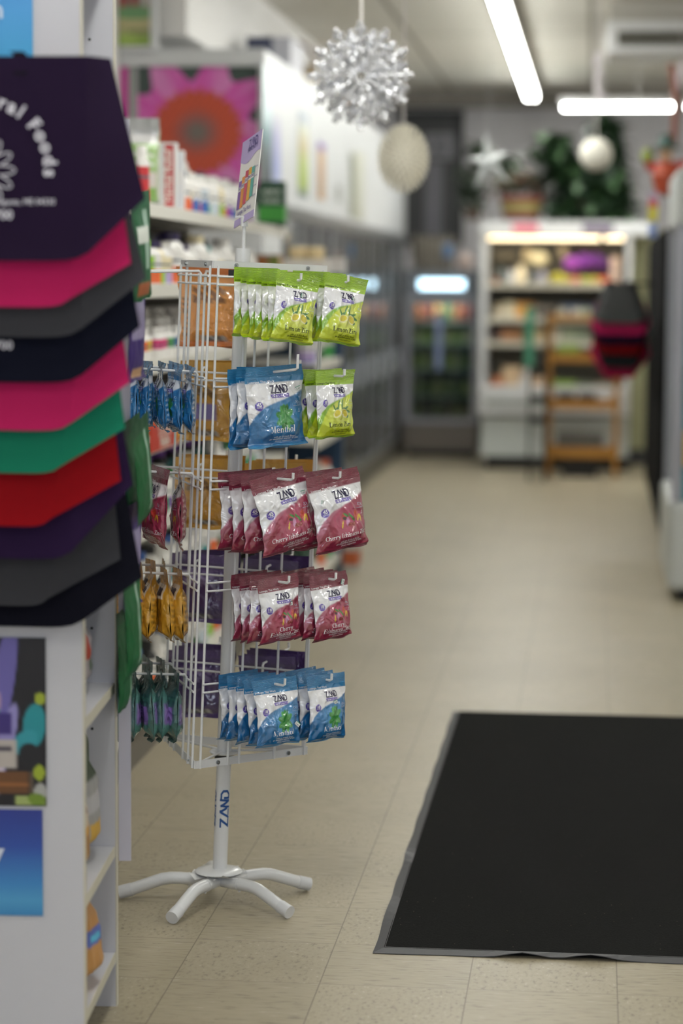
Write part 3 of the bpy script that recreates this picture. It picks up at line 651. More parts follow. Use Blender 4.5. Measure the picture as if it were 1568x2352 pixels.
for row, col, kind, big, n_, fy, fr_, ft, spc, st in AISLE:
    for i in range(n_):
        yaw = fy if i == 0 else fy * .6 + rnd.uniform(-4, 4); roll = fr_ if i == 0 else fr_ * .35 + rnd.uniform(-2.5, 2.5); tilt = ft if i == 0 else rnd.uniform(-2, 2)
        lb = '%s, %s from tip, %s hook, %s row, aisle side' % (DESC[kind], ORD[i], ('near', 'far')[col], ROWN[row])
        lb = lb.replace('frontmost from tip', 'frontmost')
        if kind == 'cherry' and not big: lb = lb.replace('dark red', 'small dark red')
        o = hang(pm(kind, big, i % 3), 0, row, col, st + i * spc, yaw, roll, tilt, lb, 'lozenge pouches on the aisle side of the rack')
        if i == 0:
            hw, hh = (.152, .185) if big else (.113, .158)
            sp_ = {(0, 0): (.010, -.036, -.011, 1.4), (0, 1): (.020, -.04, -.0105, 1.4), (1, 0): (.055, -.04, -.0075, .3), (1, 1): (.006, -.085, -.0125, .1), (2, 0): (.055, -.045, -.008, 0), (2, 1): (-.045, -.05, -.010, 1.4), (3, 0): (.022, -.052, -.011, .1), (3, 1): (.037, -.012, -.003, 1.2), (4, 0): (.045, -.095, -.0105, -.8), (4, 1): (.016, -.052, -.0118, .3)}[(row, col)]
            sticker(o, *sp_)
# shelf side: pouches seen edge-on
TEAL = pouch('lozenge_pouch', .115, .165, .018, 91, paint_plain('3f6f6c', '2f5d5e', [(.08, .92, .16, .36, '2a4a50'), (.1, .9, .48, .74, '8a6fb8')], [(.2, .8, .5, .7, 4, '3a2a6a')]), paint_plain('568a84', '3a6a6a', [(.55, .95, .42, .74, '8f74bd')], [(.15, .6, .3, .8, 20, '9fc0ba'), (.6, .9, .45, .7, 5, '2c2350')]), [], 36, 48)
YEL = pouch('lozenge_pouch', .11, .17, .019, 92, paint_plain('c8962b', 'b98420', [(.15, .85, .22, .40, 'dcdad6'), (.35, .75, .26, .36, '26204a')]), paint_plain('d09a2c', 'b98420', [(.25, .7, .84, .9, 'c0b8a0')], [(.2, .75, .3, .6, 16, '5d4410'), (.8, .96, .3, .9, 24, '6a4c12')]), [(zand(), .5, .34, .25, 3, 0, -1)], 40, 54)
def left_row(row, meshes, n_, spc, st, yaws, desc, cols=(0, 1)):
    for col in cols:
        for i in range(n_):
            me = meshes[i % len(meshes)]; yw = yaws + rnd.uniform(-6, 6)
            lb = '%s, %s from tip, %s hook, %s row, shelf side' % (desc, ORD[i] if i else 'first', ('near', 'far')[col], ROWN[row])
            hang(me, 1, row, col, st + i * spc, yw, rnd.uniform(-3, 3), rnd.uniform(-4, 4), lb, 'pouches on the shelf side of the rack')
left_row(1, [pm('mint', False, 0), pm('mint', False, 1), pm('mint', False, 2)], 6, .032, .030, -3, 'edge-on blue menthol pouch')
left_row(3, [YEL], 6, .031, .026, -2, 'edge-on golden yellow pouch')
left_row(4, [TEAL], 6, .031, .026, -3, 'edge-on teal pouch')
for i, (dst, yw) in enumerate(((.075, -6), (.125, 8), (.18, -10))):
    hang(pm('cherry', True, i % 3), 1, 2, 0, dst, yw, 2, -2, 'dark red cherry pouch seen edge-on, %s from the rack, third row, shelf side' % ('third', 'second', 'first')[i], 'pouches on the shelf side of the rack')
# far side: backs of pouches seen through the wires
def back_row(row, cols, me, n_, desc, st=.03):
    for col in cols:
        for i in range(n_):
            lb = '%s, %s from wires, %s column, %s row, far side' % (desc, ORD[i] if i else 'first', ('left', 'right')[col], ROWN[row])
            p1, tip, n = HK[(2, row, col)]
            hang(me, 2, row, col, (tip - p1).length - st - i * .03, rnd.uniform(-5, 5), rnd.uniform(-3, 3), 0, lb, 'pouches on the far side of the rack')
def bk(c, top, dark, seed, w_=.13, h_=.165, extra=()): return pouch('lozenge_pouch', w_, h_, .014, seed, paint_plain(c, top), paint_plain(c, top, [(.18, .72, .80, .83, 'a9a4a0'), (.25, .62, .86, .93, 'b8b4b0')] + list(extra), [(.2, .75, .26, .52, 15, dark), (.27, .6, .865, .925, 9, '3a3a3a'), (.84, .97, .35, .9, 24, dark)]), [], 30, 60)
ORG = bk('e29540', 'c96c22', '4a2408', 71, .16, .19); OCH = bk('c48f30', 'cf992c', '4a3208', 72, .15, .17); PUR = bk('432a66', '4b2c74', '8f7fae', 73, .14, .165); OCP = bk('c48f30', 'cf992c', '4a3208', 74, .13, .19, [(.2, .9, .5, .72, '7d6fa6')])
back_row(0, (0,), ORG, 3, 'orange pouch back with small print'); back_row(1, (0,), OCP, 3, 'ochre pouch back with mauve patch'); back_row(2, (0, 1), OCH, 4, 'ochre pouch back with small print')
back_row(3, (0, 1), PUR, 4, 'purple pouch back with small print'); back_row(4, (0, 1), PUR, 4, 'deep purple pouch back in lowest row')

# header card on its rod
def header_card():
    top = WL @ Vector((0, 0, 1.515)); t = thing('header_card', top, 'tilted lilac header card on a thin white rod above the rack', 'sign')
    cl = atY(561, 508, 5.472); M_clr = mat('clear_clip', 'd8dade', .2, alpha=.6)
    MB(top).tube([top - Vector((0, 0, .02)), cl], .0042, 12).build('rod', M_rack, t, smooth=True)
    MB(top).tube([cl - Vector((0, 0, .012)), cl + Vector((0, 0, .010))], .0085, 12).box(cl.x - .02, cl.x + .02, cl.y - .004, cl.y + .004, cl.z + .008, cl.z + .012).build('clip', M_rack, t)
    # card plane from its four corners: depth differs so that it is a true rectangle leaning over
    bl, br, tl = atY(537, 525, 5.52), atY(582, 497, 5.405), atY(558, 328, 5.575)
    U_ = br - bl; V_ = tl - bl; n = U_.cross(V_).normalized(); n = n if n.y < 0 else -n; c0 = bl
    Wd, Hd = U_.length, V_.length
    def P(a, b, e=0): return c0 + U_ * a + V_ * b + n * e
    def cover(poly, e, mi, m_): m_.add([P(a, b, e) for a, b in poly], [tuple(range(len(poly)))], mi)
    m_ = MB(top); m_.add([P(0, 0), P(1, 0), P(1, 1), P(0, 1), P(0, 0, -.002), P(1, 0, -.002), P(1, 1, -.002), P(0, 1, -.002)], [(0, 1, 2, 3), (4, 7, 6, 5), (0, 4, 5, 1), (1, 5, 6, 2), (2, 6, 7, 3), (3, 7, 4, 0)], 0)
    wave = [(x / 12, .74 + .035 * math.sin(x / 12 * 6.0 + 2.6)) for x in range(13)]
    cover([(0, .085), (0, 0), (1, 0), (1, .085)][::-1], .0006, 1, m_)
    for (x0, y0), (x1, y1) in zip(wave[:-1], wave[1:]): cover([(x0, y0), (x1, y1), (x1, 1), (x0, 1)], .0006, 1, m_)
    ar = Wd / Hd
    for p in zand(): cover([(.60 + q[0] * .34, .86 + q[1] * .34 * ar) for q in p], .0012, 2, m_)
    for p in txt('IMMUNITY', .01): cover([(.60 + q[0] * .11, .825 + q[1] * .11 * ar) for q in p], .0012, 2, m_)
    for p in txt('Lozenges That Work', .01): cover([(.45 + q[0] * .082, .125 + q[1] * .12 * ar) for q in p], .0012, 2, m_)
    for k, (x, y, c_) in enumerate(((.12, .20, 3), (.27, .20, 4), (.43, .22, 5), (.60, .24, 6), (.75, .26, 7))):
        hh = .40 - abs(k - 2.3) * .03
        cover([(x - .075, y), (x + .075, y), (x + .075, y + hh), (x - .075, y + hh)], .0010 + k * .0001, c_, m_)
        cover([(x - .07, y + hh * .62), (x + .07, y + hh * .62), (x + .07, y + hh * .78), (x - .07, y + hh * .78)], .0016, 0, m_)
        for p in txt('ZAND', .03): cover([(x + q[0] * .045, y + hh * .67 + q[1] * .07 * ar) for q in p], .0019, 2, m_)
    for k in range(4):
        for p in txt('Zinc Herbs', .01): cover([(.91 + q[0] * .03, .25 + k * .11 + q[1] * .05 * ar) for q in p], .0012, 2, m_)
    m_.build('card', [flat('e2e0de'), flat('b3a2d4'), flat('5b4a92'), flat('7a4fa0'), flat('d98a2e'), flat('c2405a'), flat('dba32e'), flat('4fa39a')], t, clean=False)
header_card()

# ------------------------------------------------------------------ foreground shelf unit with posters
NUM = ['first', 'second', 'third', 'fourth', 'fifth', 'sixth', 'seventh', 'eighth', 'ninth', 'tenth', 'eleventh', 'twelfth', 'thirteenth', 'fourteenth', 'fifteenth', 'sixteenth', 'seventeenth', 'eighteenth', 'nineteenth', 'twentieth', 'twenty-first', 'twenty-second', 'twenty-third', 'twenty-fourth']
M_lam = mat('white_laminate', 'c6c6cc', .5); M_edge = mat('cream_edging', 'c9c5b6', .55)
def painted(name, x0, x1, y, z0, z1, fn, nx, nz, parent, org, th=.002, rough=.4, facing='y'):
    # thin printed sheet, colours stored per point
    vs_ = []; fs = []; u, v = np.meshgrid(np.linspace(0, 1, nx + 1), np.linspace(0, 1, nz + 1))
    for a, b in zip(u.ravel(), v.ravel()): vs_.append((x0 + (x1 - x0) * a, y, z1 + (z0 - z1) * b))
    for j in range(nz):
        for i in range(nx): a = j * (nx + 1) + i; fs.append((a, a + nx + 1, a + nx + 2, a + 1))
    n0 = len(vs_); vs_ += [(x0, y + th, z0), (x1, y + th, z0), (x1, y + th, z1), (x0, y + th, z1)]; fs.append((n0, n0 + 1, n0 + 2, n0 + 3)[::-1])
    m_ = MB(org); m_.add(vs_, fs); o = m_.build(name, mat('printed_paper', 'ffffff', rough, attr='Col'), parent, clean=False)
    ca = o.data.color_attributes.new('Col', 'FLOAT_COLOR', 'POINT'); c = fn(u, v).reshape(-1, 3); full = np.ones((len(vs_), 4), np.float32); full[:n0, :3] = c; full[n0:, :3] = .6
    ca.data.foreach_set('color', full.ravel()); return o
def fixture():
    YA = 4.2; a = atY(190, 1700, YA); xr = a.x; rot = R(3.7); D = .45; Wd = .42; ZT = 2.05
    org = Vector((xr, YA, 0)); t = thing('display_shelf_unit', org, 'tall white open shelf unit at the left edge, totes on its end panel', 'shelf unit', rz=rot)
    def mb(): return MB((0, 0, 0))
    pn = mb().box(-Wd, 0, 0, .018, 0, ZT).build('end_panel', M_lam, t)
    mb().box(.0002, .003, -.001, .019, 0, ZT).build('edging', M_edge, pn)
    p2 = mb().box(-Wd, 0, D - .018, D, 0, ZT).build('end_panel', M_lam, t)
    mb().box(.0002, .003, D - .019, D + .001, 0, ZT).build('edging', M_edge, p2)
    hl = mb()
    for z in (.40, .48, .56, .76, .84, 1.9): hl.tube([(-.045, D - .0185, z), (-.045, D - .0175, z)], .003, 10).tube([(-.36, D - .0185, z), (-.36, D - .0175, z)], .003, 10)
    hl.build('peg_hole', flat('2c2c30'), p2)
    mb().box(-Wd, -Wd + .012, .018, D - .018, 0, ZT).build('back_panel', M_lam, t)
    for z in (.11, .325, .652, 1.0, 1.35, 1.70): s_ = mb().box(-Wd + .012, -.002, .0185, D - .0185, z - .02, z).build('shelf', M_lam, t); mb().box(-.002, .0, .0185, D - .0185, z - .02, z).build('edging', M_edge, s_)
    mb().box(-Wd, 0, 0, D, ZT, ZT + .02).build('top_panel', M_lam, t)
    mb().box(.004, .028, D + .005, D + .012, .29, 1.75).build('side_strip', mat('white_strip', 'b9b8c6', .5), t)
    return t, rot
FX, FROT = fixture(); bpy.context.view_layer.update(); FM = Matrix.Translation(FX.location) @ Matrix.Rotation(FROT, 4, 'Z')
def fx(px, py, off=-.004):                      # point of the end panel's face in the unit's own frame
    n = FM.to_3x3() @ Vector((0, 1, 0)); p0 = FM @ Vector((0, off, 0)); o = Vector((0, 0, H)); d = ray(px, py); t = (p0 - o).dot(n) / d.dot(n); return FM.inverted() @ (o + d * t)
def panel_sheet(name, px0, px1, py0, py1, fn, nx, nz, label, cat):
    a, b = fx(px0, py0), fx(px1, py1); e = MB((0, 0, 0)); o = painted(name, a.x, b.x, -.004, b.z, a.z, fn, nx, nz, None, (0, 0, 0), .003)
    o.matrix_world = FM; tag(o, label, cat); return o, a, b
def vgrad(stops):
    def f(u, v):
        c = np.zeros(u.shape + (3,)); xs = [s_[0] for s_ in stops]; cs = np.array([lin(s_[1]) for s_ in stops])
        for k in range(3): c[..., k] = np.interp(v, xs, cs[:, k])
        return c
    return f
def blobs(base, lst, soft=.06):
    def f(u, v):
        c = np.zeros(u.shape + (3,)) + np.array(lin(base))
        for b in lst:
            if b[0] == 'e': c = over(c, ellm(u, v, *b[1:6], soft=.12), b[6])
            else: c = over(c, (np.clip((u - b[1]) / .02, 0, 1) * np.clip((b[2] - u) / .02, 0, 1) * np.clip((v - b[3]) / .01, 0, 1) * np.clip((b[4] - v) / .01, 0, 1)), b[5])
        return c
    return f
panel_sheet('blue_poster', -150, 76, -160, 135, vgrad([(0, '3f7fc6'), (.6, '4a9ad6'), (1, '3f9ed0')]), 4, 16, 'bright blue poster at the top of the white end panel', 'poster')
o_, a_, b_ = panel_sheet('product_poster', -170, 107, 1462, 1852, blobs('17151c', [
    ('e', .63, .30, .10, .42, .25, '6a62a8'), ('e', .66, .62, .07, .26, .35, '8d86bf'), ('r', 0, .5, 0, .12, '2c2358'), ('e', .60, .80, .05, .14, .1, 'c9bcd0'), ('e', .55, .50, .05, .2, .3, 'a88aa8'),
    ('e', .90, .52, .10, .14, .2, '1f8a94'), ('e', .82, .62, .12, .07, -.4, '2f93a0'), ('e', .52, .44, .10, .07, .3, '3a9a94'), ('r', .38, .72, .44, .58, '3a2a74'), ('e', .95, .36, .05, .04, 0, '9aa82e'),
    ('r', .2, .76, .60, .78, 'b5ada6'), ('r', .4, .72, .64, .68, '4a4550'), ('e', .86, .70, .10, .08, .2, '1a1a20'), ('r', 0, .86, .79, .93, '6a4526'), ('r', 0, .86, .86, .885, '9a6436'), ('r', .86, .89, .79, .93, '8a7760'),
    ('e', .94, .80, .05, .05, .2, '96a62c'), ('e', .95, .92, .06, .06, .2, 'a8a8a4'), ('r', .73, 1, .935, 1, '9aa866'), ('e', .92, .96, .08, .04, .1, '6f8a2c')]), 60, 90, 'dark poster of packets and purple sleeves below the hanging totes', 'poster')
o_, a_, b_ = panel_sheet('gradient_sign', -170, 99, 1856, 2104, vgrad([(0, '2c3a8c'), (.35, '3050a4'), (.7, '3f86c4'), (.86, '4f9ccc'), (1, '3a84bc')]), 4, 20, 'blue gradient sign under the dark poster on the end panel', 'sign')
mm = MB((0, 0, 0)); q_ = fx(-8, 2000); sc_ = .06
for p in txt('7', .01): mm.add([(q_.x + q[0] * sc_, -.0055, q_.z + q[1] * sc_) for q in p], [tuple(range(len(p)))])
for p in txt('natural . local . fresh'): mm.add([(q_.x - .06 + q[0] * .014, -.0055, q_.z - .035 + q[1] * .014) for q in p], [tuple(range(len(p)))])
mm.build('sign_lettering', flat('d5dcea'), o_, clean=False)
q_ = fx(-5, 28); mm = MB((0, 0, 0))
for p in txt('n', .02): mm.add([(q_.x + q[0] * .045, -.0075, q_.z - .01 + q[1] * .045) for q in p], [tuple(range(len(p)))])
bp_ = [o for o in bpy.data.objects if o.name == 'blue_poster'][0]
mm.build('sign_lettering', flat('c9dcec'), bp_, clean=False)

# ------------------------------------------------------------------ tote bags
def cloth(c):
    return mat('cloth_' + c, c, .95, spec=.1, bump=.25, bscale=220)
def tote(name, Y, cpx, top, fr, ob, col, label, group, arc=False, right=True, d=.05, loc_label=None, phone=False, sc=1):
    # cpx: px of the centre line; top: (px front top edge, px outer top edge, py top); fr: (px,py) front bottom corner; ob: (px,py) outer bottom corner
    c = atY(cpx, top[2], Y).x; at_, bt_ = atY(top[0], top[2], Y), atY(top[1], top[2], Y); f_, o_ = atY(*fr, Y), atY(*ob, Y)
    org = Vector((c, Y, at_.z)); t = thing(name, org, label, 'tote bag', group)
    ha, hb, ba, bb = abs(at_.x - c), abs(bt_.x - c), abs(f_.x - c), abs(o_.x - c); zt, zf, zo = at_.z, f_.z, o_.z
    n = 14; nf = 18; ng = 5; vs_ = []; fs = []; cols_ = []
    per = [('g', -1, k / ng) for k in range(ng)] + [('f', 0, k / nf) for k in range(nf + 1)] + [('g', 1, 1 - k / ng) for k in range(ng)][::1]
    per = [('g', -1, k / ng) for k in range(ng)] + [('f', 0, k / nf) for k in range(nf + 1)] + [('g', 1, (k + 1) / ng) for k in range(ng)]
    for j in range(n + 1):
        v = j / n
        for kind, sd, s_ in per:
            if kind == 'f':
                x = (-1 + 2 * s_) * (ha + (ba - ha) * v); u = -1 + 2 * s_; z = zt + (zf + .014 * abs(u) ** 9 - zt) * v
                y = Y - .006 * (1 - u * u) * math.sin(PI * min(1, v * 1.1)) + .0012 * math.sin(u * 7 + v * 5 + col_seed(col)) - .004 * v
            else:
                q = s_ if sd > 0 else 1 - s_
                xi = ha + (ba - ha) * v; xo = hb + (bb - hb) * v; x = sd * (xi + (xo - xi) * q); zz = zf + .014 + (zo - zf - .014) * q; z = zt + (zz - zt) * v
                y = Y + d * q - .004 * v + .003 * math.sin(q * PI) * math.sin(v * 9)
            vs_.append((c + x, y, z))
    m = len(per)
    for j in range(n):
        for i in range(m - 1): a = j * m + i; fs.append((a, a + m, a + m + 1, a + 1))
    # back sheet and folded base
    b0 = len(vs_)
    for j in range(n + 1):
        v = j / n; xo = hb + (bb - hb) * v; z = zt + (zo - zt) * v; xi = ha + (ba - ha) * v; vs_ += [(c - xo, Y + d + .002, z), (c - xi * .97, Y + .016, z), (c + xi * .97, Y + .016, z), (c + xo, Y + d + .002, z)]
    for j in range(n):
        for q in range(3): a = b0 + 4 * j + q; fs.append((a, a + 1, a + 5, a + 4))
    base = [n * m + i for i in range(m)]; fs.append(tuple(base[ng:ng + nf + 1]) + (b0 + 4 * n + 2, b0 + 4 * n + 1)); fs.append(tuple(base[:ng + 1]) + (b0 + 4 * n + 1, b0 + 4 * n)); fs.append(tuple(base[ng + nf:]) + (b0 + 4 * n + 3, b0 + 4 * n + 2))
    m_ = MB(org); m_.add(vs_, fs)
    def P(x, z): return (c + x, Y - .013, z)
    if arc:
        cx, cz, rr = -.008, atY(cpx, 392, Y).z, .103
        s_ = 'Natural Foods'; a = 0
        widths = {'l': .3, 't': .4, 'r': .42, ' ': .34, 'F': .6, 'N': .78, 'a': .62, 'u': .64, 'o': .64, 'd': .66, 's': .55}
        a = R(-8) + sum(widths.get(ch, .6) * .0235 / rr + .004 / rr for ch in s_)
        for ch in s_:
            w_ = widths.get(ch, .6) * .0235 / rr; a -= w_ / 2
            if ch != ' ':
                for p in txt(ch, .03):
                    pts = []
                    for q in p: x, y = q[0] * .031, q[1] * .031; pts.append(P(cx + (rr + y) * math.cos(a) + x * math.sin(a), cz + (rr + y) * math.sin(a) - x * math.cos(a)))
                    m_.add(pts, [tuple(range(len(pts)))], 1)
            a -= w_ / 2 + .004 / rr
        for k in range(13):
            an = 2 * PI * k / 13; loop = []
            for i in range(13):
                q = 2 * PI * i / 12; lx = .035 + .021 * math.cos(q); ly = .0075 * math.sin(q); loop.append((cx + lx * math.cos(an) - ly * math.sin(an), cz + lx * math.sin(an) + ly * math.cos(an)))
            for p in stroke(loop, .0026): m_.add([P(*q) for q in p], [(0, 1, 2, 3)], 1)
        q_ = atY(130, 463, Y).x - c; z_ = atY(130, 470, Y).z; wd = max(p[0] for pp in txt('Augusta, ME 04330') for p in pp)
        for p in txt('Augusta, ME 04330', .01): m_.add([P(q_ + (q[0] - wd) * .0128, z_ + q[1] * .0128) for q in p], [tuple(range(len(p)))], 1)
    if phone or arc:
        yy = 504 if arc else 802; q_ = atY(33, yy, Y).x - c; z_ = atY(33, yy, Y).z; wd = max(p[0] for pp in txt('0700') for p in pp)
        for p in txt('0700', .02): m_.add([P(q_ + (q[0] - wd) * .0205, z_ + q[1] * .0205) for q in p], [tuple(range(len(p)))], 1)
    body = m_.build('bag_body', [cloth(col), flat('d9d6e0')], t, smooth=False, clean=False)
    body.data.polygons.foreach_set('use_smooth', [True] * len(body.data.polygons)); body.data.set_sharp_from_angle(angle=R(22)); body.data.update()
    mh = MB(org)
    for sx in (-1, 1):
        x0 = c + sx * .035; hz = zt + .05
    pts = [(c - .055, Y - .004, zt - .03), (c - .052, Y + .004, zt + .004), (c - .045, Y + .008, zt + .008), (c + .045, Y + .008, zt + .008), (c + .052, Y + .004, zt + .004), (c + .055, Y - .004, zt - .03)]
    for (p, q) in zip(pts[:-1], pts[1:]):
        w_ = .011; mh.add([(p[0] - w_, p[1], p[2]), (p[0] + w_, p[1], p[2]), (q[0] + w_, q[1], q[2]), (q[0] - w_, q[1], q[2]), (p[0] - w_, p[1] + .002, p[2]), (p[0] + w_, p[1] + .002, p[2]), (q[0] + w_, q[1] + .002, q[2]), (q[0] - w_, q[1] + .002, q[2])], [(0, 1, 2, 3), (7, 6, 5, 4), (0, 3, 7, 4), (1, 5, 6, 2)])
    mh.build('handle', cloth('17151d'), t)
    return t
def col_seed(c): return int(c[:2], 16) / 20.0
TG = 'tote bags hanging on the end panel of the shelf unit'
CP = -30
tl_ = [((200, 240, 128), (205, 600), (320, 455), '24182f', 'dark purple tote with white sunburst print and arched lettering, in front', True, False),
 ((190, 232, 230), (162, 706), (287, 605), 'b8235c', 'bright pink tote directly below the lettered purple one', False, False),
 ((200, 240, 300), (188, 775), (322, 640), '404044', 'charcoal grey tote below the upper pink one', False, False),
 ((200, 240, 400), (190, 880), (308, 752), '141624', 'black navy tote with white phone digits, fourth from the top', False, True),
 ((190, 232, 520), (165, 990), (284, 882), 'b8235c', 'bright pink tote between the navy one and the green one', False, False),
 ((190, 225, 620), (143, 1088), (274, 988), '1c7a5e', 'emerald green tote, the only green one of the stack', False, False),
 ((180, 220, 720), (118, 1210), (264, 1110), '8e1018', 'red tote hanging just under the green tote', False, False),
 ((190, 235, 800), (165, 1285), (292, 1120), '2a1a3a', 'plum purple tote partly hidden under the red tote', False, False),
 ((190, 225, 900), (112, 1392), (264, 1292), '3a3a3e', 'dark grey tote, second from the bottom of the stack', False, False),
 ((190, 240, 950), (192, 1442), (314, 1335), '12121c', 'black tote at the very bottom of the stack', False, False)]
for k, (top, fr, ob, c_, lb, arc, ph) in enumerate(tl_): tote('tote_bag', 3.83 + .034 * k, CP, top, fr, ob, c_, lb, TG, arc, phone=ph)
pr = MB(M=FM); tpr = thing('hook_rail', (0, 0, 0), 'steel rail with long hooks carrying the totes, mostly hidden', 'rail') if False else None

# pouch snacks hung at the unit's far corner and standing on its shelves
def snack(seed, c, top, patches, w_=.12, h_=.21, t_=.011): return pouch('snack_bag', w_, h_, t_, seed, paint_plain(c, top, patches), paint_plain(c, top, patches), [], 24, 34, curl=.01, film=mat('bag_film', 'ffffff', .5, spec=.25, attr='Col'))
S_GRN = snack(31, '115a36', '1a6440', [(.55, .8, .15, .7, '9ab8a8'), (.2, .8, .3, .45, 'e2e8e2'), (.2, .8, .82, .92, 'b0603a')]); S_PUR = snack(32, '3a2470', '2f1d5c', [(.1, .9, .25, .6, '9a92b8'), (.2, .8, .86, .95, 'c9a07a')])
S_GR2 = snack(33, '0f5a30', '0f4a2a', [(.66, .76, .12, .9, '8fae9c')]); S_ORN = snack(34, 'b98a55', 'c2925a', [(.2, .8, .45, .6, '5a6ab0'), (.3, .7, .5, .58, '5ab0d0')], .15, .2, .03)
S_OLV = snack(35, '9c9c9c', '3a4a26', [(0, 1, 0, .34, '35452a'), (.15, .85, .45, .6, 'b4b4b8'), (.2, .8, .7, .85, 'c9a24a')], .17, .24, .03); S_WHT = snack(36, 'b6adb2', 'a8a0a6', [(.2, .5, .3, .6, 'c0574a'), (.5, .85, .5, .75, '7f8a80')], .15, .17, .03)
S_TAN = snack(37, 'c9b9a8', 'cfc6c0', [(.1, .9, .55, .95, 'a87c4a'), (.2, .8, .52, .6, 'd59a2a'), (.2, .7, .3, .4, '7a5048')], .17, .21, .03)
def put(me, px, py, Y, yaw, roll, tilt, label, group=None, cat='snack bag', name='snack_bag'):
    o = bpy.data.objects.new(name, me); C.objects.link(o); o.matrix_world = Matrix.Translation(atY(px, py, Y)) @ Matrix.Rotation(R(yaw), 4, 'Z') @ Matrix.Rotation(R(roll), 4, 'Y') @ Matrix.Rotation(R(tilt), 4, 'X') @ Matrix.Diagonal((1, .55, 1, 1)); return tag(o, label, cat, group)
G_ = 'snack bags hung beside the totes'
put(S_GRN, 322, 455, 4.5, 84, -5, 0, 'green and silver snack bag hanging highest beside the purple tote', G_)
put(S_PUR, 316, 640, 4.55, 86, -3, 2, 'purple snack bag hanging edge-on beside the grey tote', G_)
put(S_GR2, 300, 975, 4.62, 84, -10, 0, 'green snack bag hanging edge-on beside the green tote, left one of two', G_)
put(S_GR2, 322, 975, 4.55, 86, -13, 0, 'green snack bag hanging edge-on beside the green tote, right one of two', G_)
put(S_PUR, 306, 1170, 4.6, 85, -3, 2, 'purple snack bag hanging edge-on beside the plum tote', G_)
put(S_GR2, 302, 1325, 4.5, 86, -7, 0, 'slim green snack bag hanging beside the black bottom tote', G_)
put(S_GR2, 284, 1410, 4.62, 88, -4, 0, 'lowest green snack bag, hanging in front of the teal pouches', G_)
def shelf_snack(me, x, y, z, yaw, tilt, label, h_): 
    o = bpy.data.objects.new('snack_bag', me); C.objects.link(o); o.matrix_world = FM @ Matrix.Translation((x, y, z + h_ - .012)) @ Matrix.Rotation(R(yaw), 4, 'Z') @ Matrix.Rotation(R(tilt), 4, 'X'); tag(o, label, 'snack bag', 'snack bags on the white unit')
shelf_snack(S_WHT, -.05, .14, .655, 84, 8, 'pinkish clear snack bag leaning on the shelf below the totes', .17); shelf_snack(S_WHT, -.055, .30, .655, 88, 4, 'pale snack bag behind the pinkish one on the same shelf', .17)
shelf_snack(S_OLV, -.05, .32, .328, 88, 0, 'tall grey snack bag with dark olive top on the lower shelf', .24); shelf_snack(S_TAN, -.045, .14, .328, 86, 0, 'tan and white snack bag in front of the olive topped one', .21)
shelf_snack(S_ORN, -.045, .2, .112, 80, -6, 'kraft brown snack bag with blue badge on the lowest shelf', .2)

# ------------------------------------------------------------------ bottles and boxes for the shelves
_PB = {}
def bottle_proto(kind, body, cap, lab1, lab2):
    key = (kind, body, cap, lab1, lab2)
    if key in _PB: return _PB[key]
    r, h, nr = {'m': (.033, .125, .019), 'l': (.042, .155, .026), 's': (.026, .10, .016), 'j': (.04, .085, .035), 't': (.024, .19, .014)}[kind]; hs = h * (.70 if kind != 'j' else .78)
    prof = [(0, 0), (r * .92, 0), (r, .004), (r, hs), (r * .93, hs + (h * .8 - hs) * .45), (nr * 1.05, h * .82), (nr * .95, h * .86)]
    a = MB().lathe(prof, seg=18).build('bottle_body', mat('plastic_' + body, body, .3), None, smooth=True); b = MB().lathe([(nr * .95, h * .845), (nr * 1.12, h * .845), (nr * 1.12, h * .985), (nr * 1.0, h), (0, h)], seg=18).build('cap', mat('plastic_' + cap, cap, .4), None, smooth=True)
    c = MB(); z0, z1 = hs * .08, hs * .93; zm = z0 + (z1 - z0) * .50
    rr = r + .0007; c.lathe([(rr, z0), (rr, zm)], seg=18, mi=1); c.lathe([(rr, zm), (rr, z0 + (z1 - z0) * .66)], seg=18, mi=0); c.lathe([(rr, z0 + (z1 - z0) * .66), (rr, z0 + (z1 - z0) * .74)], seg=18, mi=2); c.lathe([(rr, z0 + (z1 - z0) * .74), (rr, z1)], seg=18, mi=0)
    for k in range(0): pass
    c = c.build('label_wrap', [flat(lab2), flat(lab1), flat('5a6470')], None, smooth=True, clean=False)
    ds = [a.data, b.data, c.data]; _PB[key] = ds
    for o in (a, b, c): bpy.data.objects.remove(o)
    return ds
CN = {'eceae6': 'white', 'dcdcdc': 'white', '2e2450': 'dark purple', '7b3aa6': 'purple', 'e06a3a': 'orange', 'c7343a': 'red', '3a66b0': 'blue', '3f9a4a': 'green', 'd8b53a': 'yellow', '1d1d22': 'black', 'e8dcb8': 'cream', 'b3a0cf': 'lilac', 'c9d4dc': 'pale grey', '8fc23a': 'lime', 'd9387a': 'pink', '3a8a8c': 'teal', '6a4a2a': 'brown', '3f5f44': 'dark green'}
def bottle(loc, kind, body, cap, l1, l2, label, group, sc=1):
    ds = bottle_proto(kind, body, cap, l1, l2); t = thing('supplement_bottle', loc, label, 'bottle', group, rz=random.uniform(0, 6)); t.scale = (sc, sc, sc)
    for nm, d in zip(('bottle_body', 'cap', 'label_wrap'), ds): o = bpy.data.objects.new(nm, d); C.objects.link(o); o.parent = t
    return t
